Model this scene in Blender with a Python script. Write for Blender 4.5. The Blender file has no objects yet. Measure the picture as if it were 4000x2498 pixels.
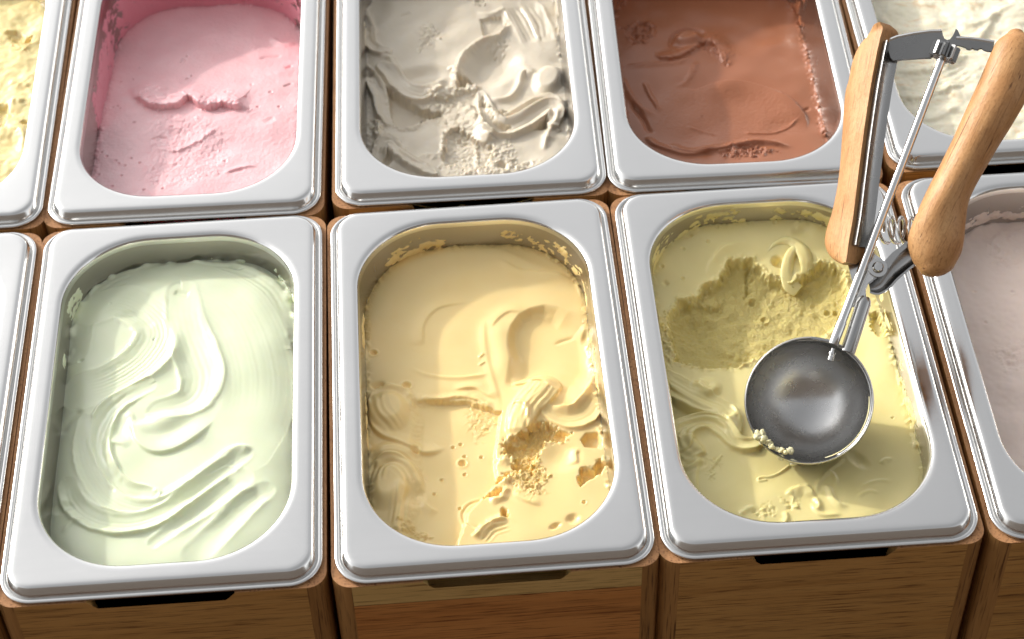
import bpy, bmesh, math, random
import numpy as np
from mathutils import Vector, Matrix

# ---------------------------------------------------------------- camera, sky, sun, exposure
scene = bpy.context.scene
C = scene.collection
CAM_POS = (0.15843, -0.71815, 0.82326)
CAM_ROT = (0.743476, 0.022644, -0.061378)
CAM_LENS = 70.3971
cam_d = bpy.data.cameras.new('camera'); cam = bpy.data.objects.new('camera', cam_d); C.objects.link(cam)
cam.location = CAM_POS; cam.rotation_euler = CAM_ROT
cam_d.sensor_width = 36.0; cam_d.lens = CAM_LENS; cam_d.clip_start = 0.01; cam_d.clip_end = 500
cam_d.dof.use_dof = True; cam_d.dof.focus_distance = 1.08; cam_d.dof.aperture_fstop = 11
scene.camera = cam
SUN_DIR = Vector((-1.7, 1.3, 1.0)).normalized()          # towards the sun: low, behind and to the left
SUN_ELEV = math.asin(SUN_DIR.z); SUN_AZ = math.atan2(SUN_DIR.x, SUN_DIR.y)
world = bpy.data.worlds.new('World'); scene.world = world; world.use_nodes = True
wn = world.node_tree
sky = wn.nodes.new('ShaderNodeTexSky'); sky.sky_type = 'NISHITA'; sky.sun_disc = False
sky.sun_elevation = SUN_ELEV; sky.sun_rotation = SUN_AZ; sky.dust_density = 3.0; sky.air_density = 1.0; sky.ozone_density = 1.0
haze = wn.nodes.new('ShaderNodeHueSaturation'); haze.inputs['Saturation'].default_value = 0.10   # a milky, hazy sky
wn.links.new(sky.outputs[0], haze.inputs['Color']); wn.links.new(haze.outputs[0], wn.nodes['Background'].inputs[0]); wn.nodes['Background'].inputs[1].default_value = 0.15
sun_d = bpy.data.lights.new('sun', 'SUN'); sun_d.energy = 1.15; sun_d.angle = math.radians(1.6); sun_d.color = (1.0, 0.96, 0.89)
sun = bpy.data.objects.new('sun', sun_d); C.objects.link(sun)
sun.rotation_euler = SUN_DIR.to_track_quat('Z', 'Y').to_euler()
scene.view_settings.view_transform = 'Standard'; scene.view_settings.look = 'None'
scene.view_settings.exposure = 0.96; scene.view_settings.gamma = 1.0
scene.cycles.use_denoising = True
scene.cycles.max_bounces = 8; scene.cycles.diffuse_bounces = 4; scene.cycles.glossy_bounces = 6
scene.cycles.sample_clamp_indirect = 6.0; scene.cycles.caustics_reflective = False; scene.cycles.caustics_refractive = False

# ---------------------------------------------------------------- layout
PITCH = (0.16705, 0.26936)
PLACE = {  # column, row: shift x, shift y (m), turn (rad) of each box with its pan
    (-1, 0): (0.00000, 0.00000, 0.0000),
    (-1, 1): (0.00000, 0.00000, 0.0000),
    (0, 0): (-0.00063, -0.00024, 0.0030),
    (0, 1): (-0.00032, -0.00183, -0.0139),
    (1, 0): (-0.00015, -0.00067, 0.0096),
    (1, 1): (0.00245, 0.00035, -0.0076),
    (2, 0): (-0.00113, 0.00091, 0.0032),
    (2, 1): (-0.00063, -0.00254, -0.0172),
    (3, 0): (0.00040, -0.00000, -0.0005),
    (3, 1): (0.00001, 0.00401, -0.0019),
}
PAN_HX, PAN_HY = 81.0, 132.5      # half size of a pan's rim, mm
RIM_TOP = 5.4                      # the flat of the rim above the box edge, mm
mm = 0.001

# ---------------------------------------------------------------- material helpers
def srgb(r, g, b):
    f = lambda c: (c/255/12.92) if c/255 <= 0.04045 else ((c/255+0.055)/1.055)**2.4
    return (f(r), f(g), f(b), 1.0)
class NT:
    def __init__(s, name):
        s.m = bpy.data.materials.new(name); s.m.use_nodes = True; s.t = s.m.node_tree; s.b = s.t.nodes['Principled BSDF']
    def n(s, kind, **kw):
        x = s.t.nodes.new('ShaderNode'+kind)
        for k, v in kw.items():
            if k in x.inputs: x.inputs[k].default_value = v
            else: setattr(x, k, v)
        return x
    def l(s, a, b): s.t.links.new(a, b)
    def set(s, **kw):
        for k, v in kw.items(): s.b.inputs[k.replace('_', ' ')].default_value = v
    def coords(s, scale=(1, 1, 1), rot=(0, 0, 0), rand=True):
        tc = s.n('TexCoord'); mp = s.n('Mapping'); mp.inputs['Scale'].default_value = scale; mp.inputs['Rotation'].default_value = rot
        if rand:
            oi = s.n('ObjectInfo'); mu = s.n('VectorMath', operation='SCALE'); mu.inputs[0].default_value = (3.1, 7.7, 5.3)
            s.l(oi.outputs['Random'], mu.inputs['Scale']); s.l(mu.outputs[0], mp.inputs['Location'])
        s.l(tc.outputs['Object'], mp.inputs['Vector']); return mp.outputs[0]
    def noise(s, vec, scale, detail=4, rough=0.55, dist=0.0):
        x = s.n('TexNoise', Scale=scale, Detail=detail, Roughness=rough, Distortion=dist); s.l(vec, x.inputs['Vector']); return x.outputs['Fac']
    def ramp(s, fac, stops):
        r = s.n('ValToRGB'); e = r.color_ramp.elements
        while len(e) < len(stops): e.new(0.5)
        for el, (p, c) in zip(e, stops): el.position = p; el.color = c if len(c) == 4 else (*c, 1)
        s.l(fac, r.inputs['Fac']); return r.outputs['Color']
    def mix(s, fac, a, b, blend='MIX'):
        x = s.n('Mix', data_type='RGBA', blend_type=blend)
        for i, v in ((0, fac), (6, a), (7, b)):
            if isinstance(v, (int, float, tuple)): x.inputs[i].default_value = v
            else: s.l(v, x.inputs[i])
        return x.outputs[2]
    def bump(s, h, strength, dist, prev=None):
        x = s.n('Bump', Strength=strength, Distance=dist); s.l(h, x.inputs['Height'])
        if prev is not None: s.l(prev, x.inputs['Normal'])
        return x.outputs['Normal']
    def maprange(s, v, a, b, c, d):
        x = s.n('MapRange'); s.l(v, x.inputs[0])
        for i, k in enumerate((a, b, c, d)): x.inputs[1+i].default_value = k
        return x.outputs[0]

def steel(name, base=0.74, rough=0.26, brush=(40, 900, 900), bump=0.04):
    k = NT(name); k.set(Metallic=1.0, Base_Color=(base, base*0.99, base*0.965, 1))
    v = k.coords(); vb = k.coords(brush)
    f = k.noise(vb, 1.0, 3); g = k.noise(v, 30, 5, 0.6); h = k.noise(v, 260, 3, 0.6)
    r = k.n('Math', operation='ADD'); k.l(k.maprange(g, 0.3, 0.7, rough-0.03, rough+0.05), r.inputs[0]); k.l(k.maprange(f, 0.3, 0.7, -0.03, 0.03), r.inputs[1])
    k.l(r.outputs[0], k.b.inputs['Roughness'])
    nb = k.bump(f, bump, 0.0006); nb = k.bump(h, bump*0.6, 0.0004, nb)
    k.l(nb, k.b.inputs['Normal']); return k.m

def wood(name, dark, mid, light, axis='X', gloss=0.5, scale=1.0, streak=0.55, fine=1.0, rot=(0, 0, 0)):
    k = NT(name); a = {'X': (3, 60, 60), 'Y': (60, 3, 60), 'Z': (60, 60, 3)}[axis]; a = tuple(q*scale for q in a)
    b = {'X': (34, 1000, 1000), 'Y': (1000, 34, 1000), 'Z': (1000, 1000, 34)}[axis]
    c = {'X': (9, 180, 180), 'Y': (180, 9, 180), 'Z': (180, 180, 9)}[axis]
    v1 = k.coords(a, rot); v2 = k.coords(b, rot); v3 = k.coords(c, rot)
    n1 = k.noise(v1, 1.0, 5, 0.6, 0.6); n2 = k.noise(v2, 1.0, 3, 0.6); n3 = k.noise(v3, 1.0, 4, 0.65, 0.3)
    col = k.ramp(n1, [(0.30, mid), (0.52, light), (0.72, mid)])
    col = k.mix(k.maprange(n3, 0.52, 0.74, 0.0, streak), col, dark)
    col = k.mix(k.maprange(n2, 0.53, 0.68, 0.0, 0.9*fine), col, dark)
    k.l(col, k.b.inputs['Base Color']); k.set(Roughness=gloss); k.b.inputs['Specular IOR Level'].default_value = 0.35
    k.l(k.bump(n2, 0.35, 0.0004), k.b.inputs['Normal']); return k.m

def cream(name, lit, deep, rough=0.42, sss=0.35, radius=(1.0, 0.75, 0.45), scale=0.003, grain=0.07, spec=0.5, streak=None, pore=0.9):
    k = NT(name); v = k.coords(rand=False)
    n1 = k.noise(v, 45, 4, 0.6, 0.8); n2 = k.noise(v, 1300, 3, 0.6); n3 = k.noise(v, 420, 4, 0.6); n4 = k.noise(v, 760, 5, 0.7)
    at = k.n('Attribute', attribute_name='coarse')
    col = k.mix(k.maprange(n1, 0.35, 0.7, 0.0, 0.15), lit, deep)
    col = k.mix(k.maprange(at.outputs['Fac'], 0, 1, 0, 0.8), col, deep)
    if streak:
        vs = k.coords((1, 2.2, 1), (0, 0, 0.5), rand=False); ns = k.noise(vs, 38, 4, 0.55, 2.2)
        col = k.mix(k.maprange(ns, 0.56, 0.74, 0.0, 0.75), col, streak)
    k.l(col, k.b.inputs['Base Color']); k.set(Roughness=rough)
    k.b.inputs['Specular IOR Level'].default_value = spec
    k.b.inputs['Subsurface Weight'].default_value = sss; k.b.inputs['Subsurface Radius'].default_value = radius; k.b.inputs['Subsurface Scale'].default_value = scale
    nb = k.bump(n2, 0.14*grain, 0.0006); nb = k.bump(n3, 0.12*grain, 0.0010, nb)
    x = k.n('Bump', Distance=0.0016); k.l(n4, x.inputs['Height']); k.l(nb, x.inputs['Normal']); k.l(k.maprange(at.outputs['Fac'], 0.02, 0.7, 0.0, pore), x.inputs['Strength'])
    k.l(x.outputs['Normal'], k.b.inputs['Normal']); return k.m

def handle_wood(name, turn):
    k = NT(name); tc = k.n('TexCoord'); r0 = k.n('Mapping', vector_type='TEXTURE'); r0.inputs['Rotation'].default_value = (0, 0, turn); k.l(tc.outputs['Object'], r0.inputs['Vector'])
    def mp(sc):
        m = k.n('Mapping'); m.inputs['Scale'].default_value = sc; k.l(r0.outputs[0], m.inputs['Vector']); return m.outputs[0]
    big = k.noise(mp((40, 9, 40)), 1.0, 4, 0.6, 0.5); pore = k.noise(mp((900, 70, 900)), 1.0, 3, 0.6); crack = k.noise(mp((420, 14, 420)), 1.0, 3, 0.55, 0.35); mott = k.noise(mp((55, 45, 55)), 1.0, 5, 0.65); fine = k.noise(mp((700, 500, 700)), 1.0, 2, 0.6)
    col = k.ramp(big, [(0.30, srgb(168, 118, 68)), (0.55, srgb(194, 146, 96)), (0.75, srgb(208, 166, 116))])
    col = k.mix(k.maprange(mott, 0.45, 0.72, 0.0, 0.4), col, srgb(164, 104, 52)); col = k.mix(k.maprange(pore, 0.54, 0.72, 0.0, 0.55), col, srgb(112, 66, 32))
    cr = k.maprange(crack, 0.66, 0.70, 0.0, 0.8); col = k.mix(cr, col, srgb(84, 46, 22)); col = k.mix(k.maprange(fine, 0.5, 0.7, 0.0, 0.25), col, srgb(120, 72, 36))
    k.l(col, k.b.inputs['Base Color']); k.l(k.maprange(mott, 0.3, 0.7, 0.42, 0.62), k.b.inputs['Roughness']); k.b.inputs['Specular IOR Level'].default_value = 0.35
    iv = k.n('Math', operation='MULTIPLY'); k.l(cr, iv.inputs[0]); iv.inputs[1].default_value = -1.0
    nb = k.bump(pore, 0.35, 0.0005); nb = k.bump(iv.outputs[0], 0.6, 0.0008, nb); nb = k.bump(fine, 0.25, 0.0004, nb); nb = k.bump(mott, 0.3, 0.002, nb)
    k.l(nb, k.b.inputs['Normal']); return k.m
M = {}
M['pan'] = steel('satin_steel', 0.66, 0.18, (30, 500, 500), 0.004)
M['pan_inside'] = steel('shaded_pan_inside', 0.54, 0.22, (300, 300, 20), 0.01); M['pan_inside'].node_tree.nodes['Principled BSDF'].inputs['Base Color'].default_value = (0.46, 0.43, 0.40, 1)  # base colour darkened to imitate dim surroundings mirrored in the pan walls
M['bowl'] = steel('worn_bowl_steel', 0.55, 0.26, (120, 120, 120), 0.05)
M['shaft'] = steel('polished_steel', 0.66, 0.16, (900, 60, 900), 0.03)
M['dark_steel'] = steel('dull_steel', 0.40, 0.25, (60, 60, 60), 0.03)
M['rack_steel'] = steel('dark_reflection_steel', 0.24, 0.28, (60, 60, 60), 0.03)  # dark surroundings mirrored by the rack, put into its base colour
M['box'] = wood('acacia_board', srgb(100, 66, 32), srgb(180, 132, 72), srgb(196, 150, 88), 'X')
M['box_pale'] = wood('pale_sapwood_strip', srgb(130, 98, 52), srgb(200, 164, 98), srgb(212, 178, 114), 'X')
M['box_red'] = wood('reddish_acacia_board', srgb(112, 66, 30), srgb(190, 126, 66), srgb(204, 142, 80), 'X')
M['box_side'] = wood('acacia_side_board', srgb(92, 58, 30), srgb(166, 114, 64), srgb(184, 134, 80), 'Y')
M['post'] = wood('acacia_corner', srgb(84, 56, 30), srgb(150, 108, 60), srgb(172, 128, 76), 'Z', streak=0.3)
def edge_wood():
    k = NT('speckled_wood_edge'); v = k.coords()
    n1 = k.noise(v, 900, 2, 0.6); n2 = k.noise(v, 60, 4, 0.6)
    col = k.ramp(n2, [(0.3, srgb(166, 116, 74)), (0.7, srgb(192, 140, 92))])
    col = k.mix(k.maprange(n1, 0.55, 0.66, 0.0, 0.75), col, srgb(96, 58, 34))
    k.l(col, k.b.inputs['Base Color']); k.set(Roughness=0.7); k.l(k.bump(n1, 0.4, 0.0006), k.b.inputs['Normal']); return k.m
M['edge'] = edge_wood()
M['table'] = wood('dark_table', srgb(40, 24, 14), srgb(70, 44, 26), srgb(84, 54, 32), 'X')

# ---------------------------------------------------------------- object helpers
def link(name, me, parent=None, mat=None):
    o = bpy.data.objects.new(name, me); C.objects.link(o)
    if mat is not None and me is not None and not me.materials: me.materials.append(mat)
    if parent is not None: o.parent = parent
    return o
def tag(o, label=None, cat=None, group=None, kind=None):
    for k, v in (('label', label), ('category', cat), ('group', group), ('kind', kind)):
        if v: o[k] = v
    return o
def mesh_from(name, V, F, smooth=True):
    me = bpy.data.meshes.new(name); me.from_pydata([tuple(v) for v in V], [], F); me.update()
    if smooth: me.polygons.foreach_set('use_smooth', [True]*len(me.polygons))
    return me
def fast_mesh(name, V, Q, smooth=True):
    me = bpy.data.meshes.new(name); V = np.ascontiguousarray(V, np.float32); Q = np.ascontiguousarray(Q, np.int32)
    me.vertices.add(len(V)); me.vertices.foreach_set('co', V.ravel())
    me.loops.add(Q.size); me.loops.foreach_set('vertex_index', Q.ravel())
    me.polygons.add(len(Q)); me.polygons.foreach_set('loop_start', np.arange(0, Q.size, 4, dtype=np.int32))
    me.polygons.foreach_set('use_smooth', np.ones(len(Q), bool))
    me.update(calc_edges=True); me.validate(); return me
def bm_mesh(name, bm, smooth=True, sharp=None):
    bmesh.ops.recalc_face_normals(bm, faces=bm.faces[:])
    me = bpy.data.meshes.new(name); bm.to_mesh(me); bm.free()
    if smooth:
        me.polygons.foreach_set('use_smooth', [True]*len(me.polygons))
        if sharp: me.set_sharp_from_angle(angle=math.radians(sharp))
    return me
def rrect(hx, hy, r, z, nc=14, ns=6):
    """points of a rounded rectangle, always the same count"""
    P = []
    for q, (sx, sy) in enumerate(((1, 1), (-1, 1), (-1, -1), (1, -1))):
        for i in range(nc+1):
            a = math.pi/2*(q + i/nc); P.append((sx*(hx-r)+r*math.cos(a), sy*(hy-r)+r*math.sin(a), z))
        nx = ((-1, 1), (-1, -1), (1, -1), (1, 1))[q]
        a = P[-1]; b = (nx[0]*(hx-r)+r*math.cos(math.pi/2*(q+1)), nx[1]*(hy-r)+r*math.sin(math.pi/2*(q+1)), z)
        for i in range(1, ns): P.append(tuple(a[j]+(b[j]-a[j])*i/ns for j in range(3)))
    return P
def ring_stack(rings, cap=True):
    V = []; F = []; n = len(rings[0])
    for r in rings: V += r
    for k in range(len(rings)-1):
        for i in range(n):
            j = (i+1) % n; F.append((k*n+i, k*n+j, (k+1)*n+j, (k+1)*n+i))
    if cap: F.append(tuple(range((len(rings)-1)*n, len(rings)*n)))
    return V, F
def prism(bm, poly, z0, z1, bevel=0.0):
    """extrude a 2D outline (counter-clockwise) between two heights"""
    a = [bm.verts.new((x, y, z0)) for x, y in poly]; b = [bm.verts.new((x, y, z1)) for x, y in poly]
    fs = [bm.faces.new(a[::-1]), bm.faces.new(b)]
    n = len(poly)
    for i in range(n): fs.append(bm.faces.new((a[i], a[(i+1) % n], b[(i+1) % n], b[i])))
    if bevel:
        es = [e for f in fs[:2] for e in f.edges]
        bmesh.ops.bevel(bm, geom=list(set(es)), offset=bevel, segments=2, affect='EDGES', clamp_overlap=True)
def frame_of(d, hint=Vector((0, 0, 1))):
    d = d.normalized(); a = hint.cross(d)
    if a.length < 1e-4: a = Vector((1, 0, 0)).cross(d)
    a.normalize(); return a, d.cross(a)
def tube(bm, pts, rad, n=12, flat=1.0, hint=Vector((0, 0, 1)), caps=True):
    """sweep a round (or flattened) section along points; rad is a number or a list"""
    pts = [Vector(p) for p in pts]; rs = rad if isinstance(rad, (list, tuple)) else [rad]*len(pts); prev = None
    for i, p in enumerate(pts):
        d = pts[min(i+1, len(pts)-1)]-pts[max(i-1, 0)]; a, b = frame_of(d, hint)
        ring = [bm.verts.new(p+a*math.cos(2*math.pi*k/n)*rs[i]+b*math.sin(2*math.pi*k/n)*rs[i]*flat) for k in range(n)]
        if prev:
            for k in range(n): bm.faces.new((prev[k], prev[(k+1) % n], ring[(k+1) % n], ring[k]))
        elif caps: bm.faces.new(ring[::-1])
        prev = ring
    if caps: bm.faces.new(prev)
def lathe(bm, prof, centre, axis, n=24):
    a, b = frame_of(Vector(axis)); ax = Vector(axis).normalized(); c = Vector(centre); prev = None
    for r, h in prof:
        if r < 1e-6: ring = [bm.verts.new(c+ax*h)]
        else: ring = [bm.verts.new(c+ax*h+(a*math.cos(2*math.pi*k/n)+b*math.sin(2*math.pi*k/n))*r) for k in range(n)]
        if prev:
            if len(prev) == 1 and len(ring) > 1:
                for k in range(n): bm.faces.new((prev[0], ring[(k+1) % n], ring[k]))
            elif len(ring) == 1:
                for k in range(n): bm.faces.new((prev[k], prev[(k+1) % n], ring[0]))
            else:
                for k in range(n): bm.faces.new((prev[k], prev[(k+1) % n], ring[(k+1) % n], ring[k]))
        prev = ring
def spline(P, n=24):
    """smooth curve through points (any dimension)"""
    P = np.array(P, float)
    if len(P) < 3: return P[0]+(P[-1]-P[0])*np.linspace(0, 1, n)[:, None]
    Q = np.vstack([2*P[0]-P[1], P, 2*P[-1]-P[-2]]); out = []
    seg = len(P)-1; per = max(3, int(math.ceil(n/seg)))
    for i in range(seg):
        a, b, c, d = Q[i:i+4]
        for t in np.linspace(0, 1, per, endpoint=False):
            out.append(0.5*((2*b)+(-a+c)*t+(2*a-5*b+4*c-d)*t*t+(-a+3*b-3*c+d)*t**3))
    out.append(P[-1]); return np.array(out)

# ---------------------------------------------------------------- the surface underneath
tv = [(-6, -4, -0.176), (6, -4, -0.176), (6, 6, -0.176), (-6, 6, -0.176)]
table = link('table_top', mesh_from('table_top', tv, [(0, 1, 2, 3)], False), None, M['table']); tag(table, kind='structure')

# wall added behind the camera, out of frame, to darken the steel's reflections
bm = bmesh.new(); prism(bm, [(-5, -2.9), (5, -2.9), (5, -2.6), (-5, -2.6)], -0.17, 2.7)
k = NT('added_dark_wall'); k.set(Base_Color=srgb(92, 84, 77), Roughness=0.8)
tag(link('wall', bm_mesh('wall', bm, False), None, k.m), kind='structure')

# ---------------------------------------------------------------- wooden boxes
BX, BY, BW, BR = 83.0, 133.0, 9.0, 10.0        # half size, wall thickness, corner radius (mm)
TOPZ, BOTZ = -2.0, -175.0
def board_outline(hx, z_lo, z_hi, notch):
    if not notch: return [(-hx, z_lo), (hx, z_lo), (hx, z_hi), (-hx, z_hi)]
    P = [(-hx, z_lo), (hx, z_lo), (hx, z_hi), (37.5, z_hi)]
    d = 5.8
    for i in range(5): a = math.pi/2*i/4; P.append((36.5-4*math.sin(a)*1.0-0.6, z_hi-d+4-4*math.sin(a)+0.0) if i else (37.0, z_hi-d+5.5))
    for i in range(4, -1, -1): a = math.pi/2*i/4; P.append((-(36.5-4*math.sin(a)*1.0-0.6), z_hi-d+4-4*math.sin(a)) if i else (-37.0, z_hi-d+5.5))
    P += [(-37.5, z_hi), (-hx, z_hi)]
    return P
def front_board(name, z_lo, z_hi, notch, y_out, y_in, edge_top=True):
    bm = bmesh.new(); hx = BX-BR
    prism(bm, [(x*mm, z*mm) for x, z in board_outline(hx, z_lo, z_hi, notch)], 0, (y_in-y_out)*mm)
    if notch and y_out < 0:      # the floor of the finger notch is chamfered steeply inwards
        bm.verts.ensure_lookup_table()
        for v in bm.verts:
            if v.co.z > 1e-6 and abs(v.co.x) < 36.8*mm and z_hi-7.4 < v.co.y*1000 < z_hi-0.1: v.co.y -= 16*mm
    if notch and z_lo > -100:        # the strip is glued to the board below: no faces in the joint
        bmesh.ops.delete(bm, geom=[f for f in bm.faces if all(abs(v.co.y*1000-z_lo) < 0.01 for v in f.verts)], context='FACES_ONLY')
    if not notch:
        for v in bm.verts:
            if v.co.z > 1e-6 and v.co.y*1000 > z_hi-0.1: v.co.y -= 20*mm
    # outline lies in x,z: turn it upright
    bmesh.ops.transform(bm, matrix=Matrix(((1, 0, 0, 0), (0, 0, 1, y_out*mm), (0, 1, 0, 0), (0, 0, 0, 1))), verts=bm.verts[:])
    me = bm_mesh(name, bm, False); return me
def top_slot(me, zlim=-9.0):
    """the upward faces show the speckled edge of the wood"""
    me.materials.append(M['edge'])
    for p in me.polygons:
        if p.normal.z > 0.8 and p.center.z > zlim*mm: p.material_index = 1
    return me
def build_box():
    root = link('wooden_box', None)
    for y0, y1, nm in ((-BY, -BY+BW, 'front_board'), (BY-BW, BY, 'back_board')):
        me = front_board(nm, BOTZ, TOPZ, True, y0, y1); me.materials.append(M['box']); top_slot(me); link(nm, me, root)
    for sx in (-1, 1):
        bm = bmesh.new(); x0, x1 = sorted((sx*BX, sx*(BX-BW)))
        prism(bm, [(x0*mm, -(BY-BR)*mm), (x1*mm, -(BY-BR)*mm), (x1*mm, (BY-BR)*mm), (x0*mm, (BY-BR)*mm)], BOTZ*mm, TOPZ*mm)
        me = bm_mesh('side_board', bm, False); me.materials.append(M['box_side']); top_slot(me); link('side_board', me, root)
        for sy in (-1, 1):
            cx, cy = sx*(BX-BR), sy*(BY-BR); inn = 3.0; P = []
            a0 = {(1, 1): 0, (-1, 1): 90, (-1, -1): 180, (1, -1): 270}[(sx, sy)]
            for i in range(9): a = math.radians(a0+i*90/8); P.append(((cx+BR*math.cos(a))*mm, (cy+BR*math.sin(a))*mm))
            # inner faces: butt against the two boards, rounded a little inside
            e1 = P[-1]; e0 = P[0]
            q = [(cx-sx*inn, cy-sy*inn)]
            if sx*sy > 0: P += [((cx)*mm, (cy+sy*(BR-BW))*mm), ((cx+sx*(BR-BW))*mm, cy*mm)]
            else: P += [((cx+sx*(BR-BW))*mm, cy*mm), ((cx)*mm, (cy+sy*(BR-BW))*mm)] if False else [((cx+sx*(BR-BW))*mm, cy*mm), (cx*mm, (cy+sy*(BR-BW))*mm)][::1]
            bm = bmesh.new(); vs = P
            prism(bm, vs, BOTZ*mm, TOPZ*mm)
            me = bm_mesh('corner_post', bm, True, 40); me.materials.append(M['post']); top_slot(me); link('corner_post', me, root)
    bm = bmesh.new(); prism(bm, [(-73*mm, -124*mm), (73*mm, -124*mm), (73*mm, 124*mm), (-73*mm, 124*mm)], -174*mm, -166*mm)
    link('bottom_board', bm_mesh('bottom_board', bm, False), root, M['box_side'])
    return root
def copy_tree(o, parent=None):
    c = o.copy(); C.objects.link(c)
    if parent is not None: c.parent = parent
    for ch in list(o.children): copy_tree(ch, c)
    return c
def place(o, key):
    dx, dy, a = PLACE[key]; o.location = (key[0]*PITCH[0]+dx, key[1]*PITCH[1]+dy, 0); o.rotation_euler = (0, 0, a)
    return o

# ---------------------------------------------------------------- steel pans
def build_pan():
    R = [(80.6, 132.1, 16.6, -1.6), (81.0, 132.5, 17.0, -1.0), (81.1, 132.6, 17.1, -0.4), (80.8, 132.3, 16.8, 0.1), (80.2, 131.7, 16.2, 0.3), (79.0, 130.5, 15.0, 0.4),
         (78.7, 130.2, 14.7, 0.1), (78.5, 130.0, 14.5, -0.7), (78.2, 129.7, 14.3, -0.7), (77.9, 129.3, 14.0, 0.9), (77.7, 129.0, 13.9, 1.6), (76.7, 127.7, 13.2, 3.7), (76.35, 127.25, 12.9, 4.3), (75.8, 126.65, 12.5, 4.85), (75.1, 125.9, 12.0, 5.2), (74.2, 125.0, 11.5, 5.34), (73.0, 123.6, 11.0, 5.37), (72.0, 122.6, 10.8, 5.38),
         (69.5, 120.5, 52, 5.38), (68.3, 119.0, 50.6, 5.33), (67.0, 117.6, 49.4, 5.1), (66.0, 116.5, 48.6, 4.5), (65.4, 115.8, 48.0, 3.5), (65.1, 115.5, 47.8, 2.2), (64.9, 115.2, 47.6, 0.2),
         (63.6, 113.9, 46.5, -20), (61.2, 111.6, 44.5, -60), (59.2, 109.6, 43.0, -92), (57.0, 107.0, 41.5, -97), (52.0, 102.0, 38.0, -99.5), (40, 90, 30, -100)]
    V, F = ring_stack([[(x*mm, y*mm, z*mm) for x, y, z in rrect(*r[:3], r[3], 18, 8)] for r in R])
    me = mesh_from('steel_pan', V, F); me.materials.append(M['pan']); me.materials.append(M['pan_inside'])
    for p in me.polygons:
        if p.center.z < 0.9*mm and abs(p.center.x) < 65.4*mm and abs(p.center.y) < 115.6*mm: p.material_index = 1
    return link('steel_pan', me)

COLS = {(-1, 1): 'custard yellow', (0, 1): 'pink', (1, 1): 'grey beige', (2, 1): 'brown chocolate', (3, 1): 'ivory white',
        (-1, 0): 'cut off by the left edge', (0, 0): 'pale green', (1, 0): 'creamy yellow', (2, 0): 'olive green', (3, 0): 'pale rose beige'}
WHERE = {(-1, 1): 'in the top left corner', (0, 1): 'beside the pink ice cream', (1, 1): 'of grey beige ice cream', (2, 1): 'of chocolate ice cream'}
box0 = build_box(); pan0 = build_pan()
for i, key in enumerate([(1, 0), (0, 0), (2, 0), (3, 0), (-1, 0), (-1, 1), (0, 1), (1, 1), (2, 1), (3, 1)]):
    b = box0 if i == 0 else copy_tree(box0); p = pan0 if i == 0 else pan0.copy()
    if i: C.objects.link(p)
    place(b, key); place(p, key)
    c = COLS[key]
    if key == (-1, 0):
        lp = 'steel pan in the front row cut off left of the pale green ice cream'; lb = 'wooden box under the pan that is cut off left of the pale green ice cream'
    else:
        lp = 'satin stainless steel pan filled with %s ice cream' % c; lb = 'acacia wood box holding the steel pan of %s ice cream' % c
    tag(p, lp, 'pan', 'steel ice cream pans in two rows'); tag(b, lb, 'box', 'wooden boxes under the pans')
    if key == (1, 0): yellow_box = b
# the front of the creamy yellow box is glued up from a pale strip and a redder board
old = [o for o in yellow_box.children if o.name.startswith('front_board')][0]
for nm, z0, z1, notch, mat in (('front_board', -18.5, TOPZ, True, 'box_pale'), ('front_board', BOTZ, -18.8, False, 'box_red')):
    me = front_board(nm, z0, z1, notch, -BY, -BY+BW); me.materials.append(M[mat]); top_slot(me)
    if z1 == TOPZ: old.data = me; old['label'] = 'pale yellowish top strip of the box front'
    else: link(nm, me, yellow_box)['label'] = 'reddish brown lower board of the box front'

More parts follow.
